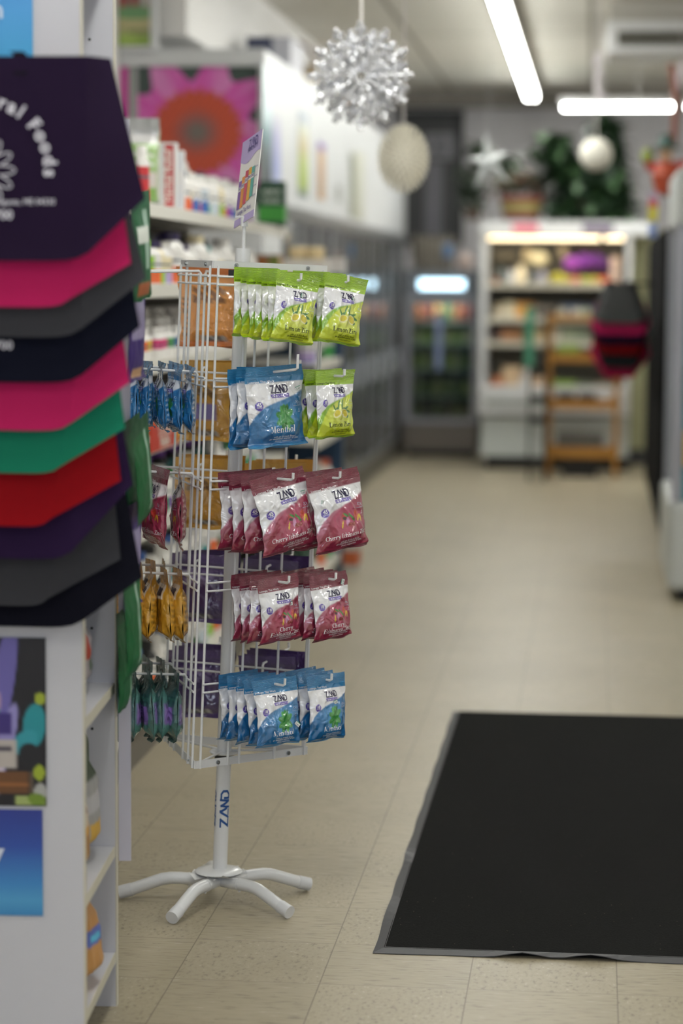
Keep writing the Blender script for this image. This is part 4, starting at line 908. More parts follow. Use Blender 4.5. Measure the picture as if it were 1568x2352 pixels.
def carton(loc, sx, sy, sz, c1, c2, label, group=None, rz=0, words=None, name='carton', top=None, dots=()):
    t = MB().box(-sx / 2, sx / 2, -sy / 2, sy / 2, 0, sz, 0)
    for f_, (z0, z1) in ((1, (.12, .45)),):
        t.add([(-sx / 2 - .0006, -sy / 2 - .0006, sz * z0), (sx / 2 + .0006, -sy / 2 - .0006, sz * z0), (sx / 2 + .0006, -sy / 2 - .0006, sz * z1), (-sx / 2 - .0006, -sy / 2 - .0006, sz * z1)], [(0, 1, 2, 3)], 1)
        t.add([(sx / 2 + .0006, -sy / 2 - .0006, sz * z0), (sx / 2 + .0006, sy / 2, sz * z0), (sx / 2 + .0006, sy / 2, sz * z1), (sx / 2 + .0006, -sy / 2 - .0006, sz * z1)], [(0, 1, 2, 3)], 1)
    if words:
        for i, wd in enumerate(words[0]):
            for p in txt(wd, .02): t.add([(q[0] * words[1], -sy / 2 - .0012, sz * (.72 - i * .2) + q[1] * words[1]) for q in p], [tuple(range(len(p)))], 2)
    for (x, z, r_, mi_) in dots: t.add([(x * sx + r_ * math.cos(a), -sy / 2 - .0014, z * sz + r_ * math.sin(a)) for a in np.linspace(0, 2 * PI, 13)[:-1]], [tuple(range(12))], mi_)
    o = t.build(name, [flat(c1), flat(c2), flat(words[2] if words else 'ffffff'), flat('c8405a'), flat('b8682a'), flat('7f9a3a')], None, loc=loc, clean=False); o.rotation_euler = (0, 0, rz)
    return tag(o, label, 'box', group)

# ------------------------------------------------------------------ long shelving run on the left
M_shelf = mat('shelf_enamel', 'e3e1da', .4); M_peg = mat('pegboard_grey', '4c4945', .8)
GX = -1.33
def gondola(y0, y1, gx, depth, zs, name, label, ztop, end=None):
    t = thing(name, (gx - depth / 2, (y0 + y1) / 2, 0), label, 'shelving'); o_ = t.location
    MB(o_).box(gx - depth - .02, gx - depth, y0, y1, .02, ztop).build('back_board', M_peg, t)
    MB(o_).box(gx - depth, gx - .01, y0, y1, 0, .115).build('kick_plate', mat('kick_grey', '6d675f', .6), t)
    for i, z in enumerate(zs):
        dp = depth if i else depth
        s_ = MB(o_).box(gx - dp, gx - .004, y0, y1, z - .012, z).build('shelf', M_shelf, t)
        MB(o_).box(gx - .004, gx, y0, y1, z - .036, z + .004).build('price_rail', mat('price_rail', 'e9e7df', .4), s_)
    return t
SZ = [1.668, 1.424, 1.192, .95, .70, .45, .145]
G1 = gondola(6.3, 10.42, GX, .42, SZ, 'wall_shelving', 'long white shelving run with grey back, packed with bottles, left of rack', 1.70)
SN = ['top shelf', 'second shelf', 'third shelf', 'fourth shelf', 'fifth shelf', 'sixth shelf', 'bottom deck']
GRP = 'supplement bottles on the long shelving run'
rs = random.Random(5)
def row(zi, items, y0, dx=.05, step=None, rowname='front row', y1=10.35):
    y = y0
    for i, it in enumerate(items):
        kind, body, cap, l1, l2 = it; r_ = {'m': .033, 'l': .042, 's': .026, 'j': .04, 't': .024}[kind]; y += r_ + .002
        if y > y1: break
        bottle((GX - dx - rs.uniform(0, .012), y, SZ[zi]), kind, body, cap, l1, l2, '%s bottle with %s label, %s cap, %s in %s of %s' % (CN.get(body, 'white'), CN.get(l1, 'plain'), CN.get(cap, 'white'), NUM[i], rowname, SN[zi]), GRP, 1.12 if zi < 2 else 1)
        y += r_ + (step if step is not None else .012)
W, Wc = 'eceae6', 'dcdcdc'
row(0, [('m', W, '2e2450', 'e06a3a', W), ('s', W, 'e8dcb8', 'c7343a', 'e8dcb8'), ('m', W, W, '3a66b0', W), ('s', W, W, 'c7343a', W), ('m', W, W, '3a66b0', 'c9d4dc'), ('s', W, W, '3f9a4a', W), ('m', W, W, 'c9d4dc', W), ('s', W, '2e2450', 'c7343a', 'e8dcb8'), ('m', 'e8dcb8', W, '8fc23a', 'e8dcb8'), ('s', W, W, 'e06a3a', W), ('m', W, W, '7b3aa6', W), ('s', W, W, '3a66b0', W), ('m', W, W, '3f9a4a', W), ('m', W, W, 'c9d4dc', W), ('s', W, W, 'd8b53a', W), ('m', W, W, '7b3aa6', W), ('s', W, W, W, W)], 8.02, .05, .035)
row(0, [('m', W, W, 'e8dcb8', 'e8dcb8'), ('l', W, W, '3f9a4a', W), ('l', W, W, '3a8a8c', W), ('m', W, '2e2450', 'd8b53a', W), ('l', W, '2e2450', '3a66b0', W), ('m', W, W, '8fc23a', 'e8dcb8'), ('l', W, W, 'c7343a', W), ('m', W, '7b3aa6', 'b3a0cf', W), ('l', W, W, '3f9a4a', 'e8dcb8'), ('m', W, W, 'e06a3a', W)], 8.35, .15, .07, 'back row')
row(1, [('t', W, '7b3aa6', 'b3a0cf', W), ('m', W, '8fc23a', 'e06a3a', '8fc23a'), ('m', W, '2e2450', 'e06a3a', W), ('m', 'e8dcb8', '2e2450', '8fc23a', 'e8dcb8'), ('m', W, W, 'b3a0cf', 'e8dcb8'), ('l', W, '2e2450', 'e06a3a', W), ('m', W, W, 'e06a3a', W), ('m', W, '2e2450', 'e06a3a', W), ('m', W, W, 'e06a3a', W), ('l', W, 'e8dcb8', 'c9d4dc', W), ('m', W, W, '7b3aa6', W), ('m', W, '3a8a8c', '3a8a8c', W), ('m', W, W, 'c7343a', W), ('m', W, W, 'e06a3a', 'e8dcb8'), ('l', W, W, '3f9a4a', W), ('m', W, W, 'd8b53a', W), ('m', W, '1d1d22', '3f5f44', W), ('m', W, W, '7b3aa6', W), ('m', W, W, 'c7343a', W), ('m', W, W, '3a66b0', W), ('m', W, W, 'c7343a', W)], 7.22, .05, .05)
row(1, [('l', W, '1d1d22', W, W), ('l', W, '2e2450', '3a66b0', W), ('l', W, '1d1d22', W, '1d1d22'), ('l', W, '2e2450', 'e06a3a', W), ('l', '1d1d22', 'e8dcb8', '6a4a2a', '1d1d22'), ('l', '1d1d22', '1d1d22', 'd8b53a', '1d1d22'), ('l', W, W, '7b3aa6', W), ('l', '1d1d22', '1d1d22', '3a8a8c', '1d1d22')], 7.5, .16, .14, 'back row')
C3 = ['3f5f44', 'e06a3a', 'd8b53a', 'd9387a', 'd9387a', '3f9a4a', '3a66b0', 'b3a0cf', 'e06a3a', 'd9387a']
row(2, [('s', W, W, W, C3[i % 10]) for i in range(22)], 7.05, .035, .075, 'front row')
row(2, [('m', W, W, W, C3[(i * 3) % 10]) for i in range(14)], 7.1, .11, .13, 'middle row')
row(2, [('l', W, W, 'e06a3a', W) for i in range(6)], 7.9, .22, .2, 'back row')
row(3, [('m', W, W, C3[(i * 7) % 10], W) if i % 3 else ('l', W, '2e2450', 'e06a3a', W) for i in range(20)], 6.95, .05, .07)
row(4, [('m', W, (W, '2e2450', '3f9a4a', '1d1d22')[i % 4], ('7b3aa6', 'e06a3a', '3a66b0', '3f9a4a', 'c9d4dc')[i % 5], W) if i % 4 else ('l', W, W, '3f9a4a', W) for i in range(20)], 6.95, .05, .075)
row(4, [('l', '1d1d22', '7b3aa6', '2e2450', '3a8a8c') for i in range(8)], 7.1, .17, .2, 'back row')
row(5, [('l', W, ('1d1d22', W, '3a66b0')[i % 3], ('c9d4dc', '3a8a8c', 'e06a3a', '3f5f44')[i % 4], W) for i in range(17)], 6.95, .06, .08)
row(6, [('l', ('1d1d22', W, W)[i % 3], ('1d1d22', W, '3a66b0')[i % 3], ('3f5f44', 'c9d4dc', '8fc23a', 'e06a3a')[i % 4], W) for i in range(17)], 6.95, .07, .08)
# bigger packs at the near end of the top shelf
bottle((GX - .05, 7.33, SZ[0]), 't', W, W, 'c7343a', 'c7343a', 'tall white bottle with red label half hidden behind the purple tote', GRP, .95)
pk = pouch('powder_pouch', .125, .275, .028, 51, paint_plain('b9c7a4', 'a9abab', [(0, 1, 0, .18, 'a5a7a8'), (.05, .95, .18, .30, 'd8d8d8'), (.05, .95, .30, .62, '9cbf7a'), (.1, .9, .40, .44, 'dfe6d4'), (.1, .9, .50, .54, 'dfe6d4'), (.05, .95, .62, .78, 'd6cdc8'), (.05, .95, .78, .97, '7fb04e')]), paint_plain('b9c7a4', 'a9abab'), [(txt('GREENS'), .5, .42, .15, 2, 0, -1), (txt('POWDER'), .5, .52, .13, 2, 0, -1)], 30, 40)
o = bpy.data.objects.new('powder_pouch', pk); C.objects.link(o); o.location = atY(328, 250, 7.55) - Vector((0, 0, .012)); o.rotation_euler = (R(2), 0, R(8)); tag(o, 'tall silver and green powder pouch standing on the top shelf', 'pouch')
o.location.z = SZ[0] + .275 - .008; o.location.x -= .01
def tall_box(px0, px1, Y, h_, base, stripe, word, label):
    a, b = atY(px0, 450, Y), atY(px1, 450, Y); w_ = b.x - a.x; org = Vector(((a.x + b.x) / 2, Y, SZ[0])); t = MB(org).box(a.x, b.x, Y, Y + .06, SZ[0], SZ[0] + h_)
    sx0, sx1 = a.x + w_ * .38, a.x + w_ * .92; t.add([(sx0, Y - .0008, SZ[0] + .01), (sx1, Y - .0008, SZ[0] + .01), (sx1, Y - .0008, SZ[0] + h_ - .008), (sx0, Y - .0008, SZ[0] + h_ - .008)], [(0, 1, 2, 3)], 1)
    for p in txt(word, .02): t.add([((sx0 + sx1) / 2 + .008 - q[1] * .032, Y - .0016, SZ[0] + h_ / 2 + q[0] * .032) for q in p], [tuple(range(len(p)))], 2)
    return tag(t.build('toothpaste_box', [flat(base), flat(stripe), flat('f0ece8')], None, clean=False), label, 'box')
tall_box(364, 402, 7.75, .215, 'dcdcdc', 'c4272e', 'Herbal Relief', 'upright white box with vertical red stripe on the top shelf')
tall_box(401, 418, 7.95, .20, 'e2e2e4', 'dfe2ec', 'Clean', 'narrow white box beside the red striped one')
bottle((GX - .16, 8.6, SZ[0] + .0), 'l', W, W, W, W, 'large white jar behind the small bottles of the top shelf', GRP, 1.25)
# red and yellow shelf talker
a_ = atX(300, 985, GX + .02)
t = MB(a_); 
t.box(GX + .012, GX + .016, 7.12, 7.60, .925, 1.005, 0)
for i, wd in enumerate(('STOPS', 'PAIN')):
    for p in txt(wd, .03): t.add([(GX + .017, 7.36 + q[0] * .075, .967 - i * .036 + q[1] * .045) for q in p], [tuple(range(len(p)))], 1)
tag(t.build('shelf_talker', [flat('c2321f'), flat('efe6dc')], None, clean=False), 'red sign reading STOPS PAIN clipped to the fourth shelf', 'sign')
t = MB((GX, 7.9, .97)).box(GX + .010, GX + .014, 7.62, 8.6, .93, 1.0, 0)
for p in txt('Topical relief cream', .02): t.add([(GX + .015, 8.05 + q[0] * .06, .955 + q[1] * .06) for q in p], [tuple(range(len(p)))], 1)
tag(t.build('shelf_talker', [flat('d3b32a'), flat('3c3420')], None, clean=False), 'yellow sign beside the red one on the fourth shelf', 'sign')

# second, lower shelving run up to the coolers
BX = -1.2; BZ = [1.42, 1.08, .74, .42, .145]
G2 = gondola(10.5, 11.5, BX, .4, BZ, 'low_shelving', 'shorter shelving with dark blue end panel, between the long run and coolers', 1.44)
MB(G2.location).box(BX - .4, BX + .01, 11.5, 11.53, .02, 1.2).build('end_panel', mat('dark_blue_panel', '22405e', .5), G2)
G2n = 'goods on the low shelving'
carton(atY(617, 612, 10.6) , .11, .12, .135, 'a98a66', 'c09a52', 'brown snack carton with orange and green pictures behind the header rod', G2n, dots=((-.2, .78, .02, 4), (.28, .78, .02, 5))).location.z = BZ[0] + .001
carton((-1.335, 11.2, BZ[0] + .001), .2, .1, .12, 'd6d2cc', 'c9c2c0', 'white carton with three red dots on the low shelving top', G2n, dots=((-.3, .6, .012, 3), (0, .6, .012, 3), (.3, .6, .012, 3)))
carton((-1.22, 11.38, BZ[0] + .001), .09, .12, .13, 'cfccca', '2f6a5c', 'white carton with green band, right of the one with red dots', G2n)
for i, px in enumerate((685, 724)):
    q_ = atY(px, 545, 11.2); m_ = MB(q_).lathe([(0, 0), (.045, 0), (.05, .03), (.052, .034), (.052, .05), (.045, .056), (0, .058)], c=q_, seg=18); o = m_.build('tub', flat('dcc79a'), None, smooth=True); o.location.z = BZ[0] + .122; o.scale = (.85, .85, 1); tag(o, 'cream lidded tub on top of the cartons, %s of two' % ('left', 'right')[i], 'tub', G2n)
carton((-1.36, 10.2, SZ[0] + .001), .11, .07, .19, '1f4a33', '3f9a3a', 'dark green packet with white lettering at the end of top shelf', None, 0, (['NERVE', 'TONIC'], .026, 'd8e2d8'), 'green_packet')
for i, (z_, l) in enumerate(((1, [('m', '3a66b0', W, 'b3a0cf', W), ('l', W, 'e06a3a', 'c9d4dc', W), ('m', W, 'e06a3a', '3f5f44', W), ('m', W, 'e06a3a', 'c7343a', W), ('l', W, W, '3f9a4a', W), ('m', '7b3aa6', W, 'd8b53a', W)]), (2, [('l', W, W, 'c9d4dc', W), ('m', W, 'e06a3a', '3f9a4a', W), ('l', W, W, W, W), ('m', W, 'c7343a', '3a8a8c', W), ('l', W, W, '3f5f44', W), ('m', '3f5f44', W, W, W)]), (3, [('l', 'e8dcb8', W, '3f9a4a', W), ('l', W, W, '8fc23a', W), ('m', W, '1d1d22', 'e06a3a', W), ('l', W, W, W, W), ('l', W, 'e06a3a', '3a66b0', W)]), (4, [('l', '3f5f44', '3f5f44', W, '3f5f44'), ('l', '3f5f44', '1d1d22', W, '3f5f44'), ('l', W, W, 'e06a3a', W), ('l', W, '1d1d22', 'e06a3a', W), ('l', W, W, '3f9a4a', W)]))):
    for j, it in enumerate(l):
        bottle((BX - .06 - (j % 2) * .02, 10.6 + j * .155, BZ[z_]), *it, '%s bottle with %s cap, %s on %s of low shelving' % (CN.get(it[1], 'white'), CN.get(it[2], 'white'), NUM[j], ('', 'second shelf', 'third shelf', 'fourth shelf', 'bottom deck')[z_]), 'bottles on the low shelving', 1.25)
carton((-1.40, 11.72, .0), .30, .28, .30, '22402f', '2c5a3e', 'dark green stock box on the floor before the low shelving', G2n, 0, (['ORGANIC'], .04, 'c9d8c9'), 'stock_box')
carton((-1.22, 12.05, .0), .12, .16, .22, 'c9cdc9', 'd06a3a', 'white and orange box on the floor past the green one', G2n, 0, None, 'stock_box')

# ------------------------------------------------------------------ glass door cooler run along the left wall
M_alu = mat('cooler_aluminium', '8d9092', .4, .7); M_cw = mat('cooler_white', 'd2d4d5', .45); M_inner = mat('cooler_inner', '7f8a84', .6)
def glass(name='door_glass', tint='c9d4d0', rough=.02, mixf=.78):
    if name in MATS: return MATS[name]
    m = bpy.data.materials.new(name); m.use_nodes = True; nt = m.node_tree; N = nt.nodes; L = nt.links; N.remove(N['Principled BSDF']); out = N['Material Output']
    tr = N.new('ShaderNodeBsdfTransparent'); tr.inputs[0].default_value = (*lin(tint), 1); gl = N.new('ShaderNodeBsdfGlossy'); gl.inputs['Roughness'].default_value = rough
    fr = N.new('ShaderNodeFresnel'); fr.inputs[0].default_value = 1.6; ad = N.new('ShaderNodeMath'); ad.operation = 'ADD'; ad.inputs[1].default_value = .03; ad.use_clamp = True; L.new(fr.outputs[0], ad.inputs[0])
    mx = N.new('ShaderNodeMixShader'); L.new(ad.outputs[0], mx.inputs[0]); L.new(tr.outputs[0], mx.inputs[1]); L.new(gl.outputs[0], mx.inputs[2]); L.new(mx.outputs[0], out.inputs[0]); MATS[name] = m; return m
M_glass = glass(tint='8f9c96')
CX = -1.6; CY0, CY1 = 12.4, 20.4; CZ0, CZ1 = 1.83, 2.55
cool = thing('glass_door_cooler', ((X0 + CX) / 2, 16.4, 0), 'long row of glass door coolers along the left wall, white header above', 'cooler')
co = cool.location
MB(co).box(X0 + .01, CX, 11.66, CY1 + .05, CZ0, CZ1).build('header', M_cw, cool)
MB(co).box(X0 + .01, CX + .012, 11.66, CY1 + .05, CZ0 - .05, CZ0).build('header_trim', M_alu, cool)
MB(co).box(X0 + .01, CX, 11.66, 12.36, .02, CZ0 - .05).build('side_panel', M_cw, cool)
MB(co).box(X0 + .01, X0 + .05, 12.36, CY1, .1, CZ0 - .05).build('back_panel', M_inner, cool); MB(co).box(X0 + .01, CX, CY1, CY1 + .05, .02, CZ0 - .05).build('end_panel', M_alu, cool)
MB(co).box(X0 + .01, CX, 12.36, CY1, .0, .14).build('base', mat('cooler_base', '5d5a52', .6), cool)
for z in (.45, .8, 1.15, 1.5): MB(co).box(X0 + .06, CX - .12, 12.4, CY1, z - .015, z).build('shelf', mat('wire_grey', '9aa39d', .5), cool)
nd = 10; dw = (CY1 - 12.4) / nd
for i in range(nd):
    y = 12.4 + i * dw; d = MB(co).box(CX - .03, CX + .004, y + .01, y + .05, .15, 1.80).box(CX - .03, CX + .004, y + dw - .05, y + dw - .01, .15, 1.80).box(CX - .03, CX + .004, y + .05, y + dw - .05, 1.76, 1.80).box(CX - .03, CX + .004, y + .05, y + dw - .05, .15, .20).build('door', M_alu, cool)
    MB(co).box(CX - .014, CX - .008, y + .05, y + dw - .05, .20, 1.76).build('glass_pane', M_glass, d)
    MB(co).box(CX + .004, CX + .035, y + .055, y + .085, .72, .90).build('handle', mat('chrome_handle', 'e8eaea', .15, .9), d)
rc = random.Random(9); PAL = ['6f8a4a', '9aa86a', 'b0b6b0', '5f6f5a', 'c9b89a', '3a5f4a', 'a8653a', '7a8f8a', 'd0d0c4', '8a4a3a']
prod = []
def small_pack(c1, c2, w_, d_, h_): return MB().box(-w_ / 2, w_ / 2, -d_ / 2, d_ / 2, 0, h_ * .8, 0).prism([(-w_ / 2, h_ * .8), (w_ / 2, h_ * .8), (w_ * .15, h_), (-w_ * .15, h_)], -d_ / 2, d_ / 2, 1).box(-w_ * .15, w_ * .15, -d_ * .2, d_ * .2, h_, h_ * 1.05, 1)
for k, c in enumerate(PAL): o = small_pack(c, 'ffffff', .085, .085, .2).build('drink_carton', [flat(c), flat(PAL[(k + 4) % 10])], None, clean=True); prod.append(o.data); bpy.data.objects.remove(o)
k = 0
for zi, z in enumerate((.14, .45, .8, 1.15, 1.5)):
    for i in range(26):
        y = 12.7 + i * .295 + rc.uniform(-.03, .03)
        if y > CY1 - .1: break
        q_ = rc.randrange(10); o = bpy.data.objects.new('drink_carton', prod[q_]); C.objects.link(o); o.location = (CX - .2 - rc.uniform(0, .05), y, z + .001); o.scale = (1.2, 1.2, 1.05)
        tag(o, 'carton behind the cooler glass, %s from the near end on %s level' % (('%s' % NUM[i]) if i < 24 else ('last', 'last but one')[i - 24], ('lowest', 'second lowest', 'middle', 'second highest', 'highest')[zi]), 'carton', 'cartons inside the glass door cooler')
# end poster: a pink coneflower
def flower(u, v):
    ar = 315 / 330; x = (u - .555) ; y = (v - .46) / ar * 1.05; r = np.sqrt(x * x + y * y); a = np.arctan2(y, x)
    c = np.zeros(u.shape + (3,)) + np.array(lin('3a4a44'))
    pet = (r < .53 + .10 * np.sin(a * 9 + 1) + .04 * np.sin(a * 5)).astype(float); c = over(c, pet, 'cf4fa8')
    st = np.clip(np.sin(a * 22 + np.sin(r * 8)) * .5 + .5, 0, 1) * pet * np.clip((r - .30) / .3, 0, 1); c = over(c, st * .6, 'd98cc8'); c = over(c, pet * (np.sin(a * 6 + 2) > .6) * .35, 'dba6cf')
    rim = .335 + .02 * np.sin(a * 24) + .01 * np.sin(a * 37); c = over(c, np.clip((rim - r) / .02, 0, 1), 'c0492c')
    sp = (np.sin(u * 170) * np.sin(v * 190) > .2) * (r < .33); c = over(c, sp * .35, 'd2643a'); c = over(c, (np.sin(u * 120 + v * 90) > .7) * (r < .33) * .4, '8a2a2a')
    c = over(c, np.clip((.20 - r) / .12, 0, 1) * .85, '7a5a58'); c = over(c, np.clip((.10 - r) / .08, 0, 1) * .7, '5f6f66')
    lf = np.clip((.125 - u) / .004, 0, 1); c = over(c, lf, 'a8a8a8'); c = over(c, ((u > .07) & (u < .085)).astype(float), '3a7a4a'); c = over(c, np.clip((.058 - u) / .004, 0, 1), 'c83f9c')
    return c
a, b = atY(276, 153, 11.64), atY(593, 480, 11.64)
painted('flower_poster', a.x, b.x, 11.645, b.z, a.z, flower, 150, 150, None, (0, 0, 0), .004)
o = [q for q in bpy.data.objects if q.name == 'flower_poster'][0]; tag(o, 'large poster of a pink coneflower on the near end of the cooler', 'poster')
MB(co).box(a.x - .02, b.x + .03, 11.63, 11.66, a.z + .002, CZ1).box(b.x, b.x + .016, 11.63, 11.66, 1.7, a.z).build('end_frame', M_cw, cool)
# garden picture above the cooler, near end
a, b = atY(270, -60, 11.6), atY(346, 106, 11.6)
pf_ = painted('garden_picture', a.x, b.x, 11.6, b.z, a.z, blobs('a9a878', [('r', 0, 1, 0, .46, '7a6a66'), ('r', .05, .3, 0, .45, '9a4a44'), ('r', .42, .6, 0, .45, 'a05048'), ('r', .7, .95, 0, .45, 'b9b4ac'), ('e', .5, .54, .6, .1, 0, '6f9a6a'), ('r', 0, 1, .62, .74, 'b9b283'), ('r', .3, 1, .78, .82, '5a5f3a'), ('r', 0, 1, .84, 1, '8aa64a'), ('e', .3, .9, .3, .08, 0, '9fba5a')]), 40, 60, None, (0, 0, 0), .02)
tag(pf_, 'framed garden picture standing on the cooler beside the white wall', 'picture')
MB().box(b.x, b.x + .03, 11.59, 11.63, b.z, a.z).box(a.x, b.x + .03, 11.59, 11.63, b.z - .018, b.z).build('picture_frame', M_cw, pf_)
# narrow product posters stuck on the white header
def hp(x0, y0, x1, y1, fn, label, off=.004):
    p, q = atX(x0, y0, CX + off), atX(x1, y1, CX + off); yl, yh = min(p.y, q.y), max(p.y, q.y); zt, zb = p.z, atX((x0 + x1) / 2, y1, CX + off).z
    zt = atX((x0 + x1) / 2, y0, CX + off).z; vs_ = []; fs = []; n = 16
    u, v = np.meshgrid(np.linspace(0, 1, 5), np.linspace(0, 1, n + 1))
    for uu, vv in zip(u.ravel(), v.ravel()): vs_.append((CX + off, yl + (yh - yl) * uu, zt + (zb - zt) * vv))
    for j in range(n):
        for i in range(4): a_ = j * 5 + i; fs.append((a_, a_ + 5, a_ + 6, a_ + 1))
    b0 = len(vs_); vs_ += [(CX + .0005, yl, zb), (CX + .0005, yh, zb), (CX + .0005, yh, zt), (CX + .0005, yl, zt)]; fs.append((b0, b0 + 1, b0 + 2, b0 + 3))
    o = MB().add(vs_, fs).build('header_poster', mat('printed_paper', 'ffffff', .4, attr='Col'), None, clean=False); full = np.ones((len(vs_), 4), np.float32) * .5; full[:b0, :3] = fn(u, v).reshape(-1, 3)
    ca = o.data.color_attributes.new('Col', 'FLOAT_COLOR', 'POINT'); ca.data.foreach_set('color', full.ravel()); tag(o, label, 'poster', 'narrow posters on the cooler header')
hp(603, 150, 624, 432, vgrad([(0, 'd4e0e4'), (.4, 'c9dde2'), (.55, '5f8a92'), (.7, '5a6a6e'), (1, '3f474a')]), 'pale blue to dark teal strip poster at the near corner of the header')
hp(626, 262, 644, 440, vgrad([(0, 'c8c8d0'), (.3, 'a8a6cc'), (.7, '9aa4d4'), (1, 'b4bcd8')]), 'lavender strip poster beside the teal one')
hp(686, 258, 707, 452, vgrad([(0, 'a8b4c0'), (.12, 'b4bcc4'), (.18, 'd4d8c4'), (.4, 'c9b88a'), (.6, 'b4c46a'), (.9, 'a4b852'), (.97, '6a7a8a'), (1, '5a6a80')]), 'yellow green strip poster with blue ends on the header')
hp(730, 328, 746, 458, vgrad([(0, '6a3aa0'), (.1, '7a4ab0'), (.16, 'd0b08a'), (.5, 'c4a080'), (.9, 'b89a7a'), (1, 'd0a070')]), 'orange strip poster with purple top on the header')
hp(772, 426, 784, 462, vgrad([(0, '9a9c98'), (1, 'a2a49e')]), 'little grey card low on the header')
hp(803, 352, 812, 500, vgrad([(0, '8f9484'), (1, '8a9080')]), 'grey green strip on the header beside the cream one')
hp(814, 348, 836, 505, vgrad([(0, 'cfd0c2'), (1, 'bdbeb0')]), 'cream strip poster furthest along the header')
# things on top of the coolers
a, b = atY(565, 84, 13.2), atY(625, 152, 13.2)
t = MB((a.x, 13.2, CZ1)).box(a.x, b.x, 13.2, 13.45, CZ1, a.z, 0).box(b.x, b.x + .10, 13.2, 13.8, CZ1, a.z, 1)
for p in txt('ORGANIC', .02): t.add([((a.x + b.x) / 2 + q[0] * .03, 13.198, CZ1 + .08 + q[1] * .03) for q in p], [tuple(range(len(p)))], 1)
tag(t.build('storage_box', [flat('3a4058'), flat('b4b4bc')], None, clean=False), 'navy and white box on top of the cooler near its corner', 'box')
def wicker(loc, r, h_, c1, c2, label, name='basket', handle=True, bands=('8a3a34', 'a8985a', '6a2a26')):
    t = thing(name, loc, label, 'basket'); m_ = MB()
    for k in range(9):
        z0 = h_ * k / 9; rr = r * (.82 + .18 * k / 9); m_.lathe([(rr, z0), (rr + .008, z0 + h_ / 18), (rr, z0 + h_ / 9)], seg=26, mi=(0 if k < 3 else 1 if k < 7 else 2))
    m_.lathe([(0, .0), (r * .82, .0)], seg=26).build('body', [flat(bands[0]), flat(bands[1]), flat(bands[2])], t, clean=False)
    MB().lathe([(r - .01, h_), (r + .012, h_ - .005), (r + .012, h_ + .01), (r - .01, h_ + .01)], seg=26).build('rim', flat(bands[2]), t)
    if handle: MB().tube([(r * .98 * math.cos(a_), 0, h_ + r * 1.15 * math.sin(a_)) for a_ in np.linspace(0, PI, 13)], .012, 8).build('handle', flat('6a4a34'), t, smooth=True)
    return t
wicker((-1.87, 15.0, CZ1), .14, .2, 0, 0, 'tan wicker basket on top of the cooler behind the big snowflake', bands=('9a8664', 'a8926c', '8a7656'))
wicker((-1.85, 17.2, CZ1), .13, .16, 0, 0, 'pale pink basket further along the cooler top', bands=('c9a898', 'd0b4a4', 'b89888'), handle=False)
wicker((-1.85, 18.8, CZ1), .12, .16, 0, 0, 'dark basket at the far end of the cooler top', bands=('3a2420', '4a2a24', '2e1c1a'), handle=False)

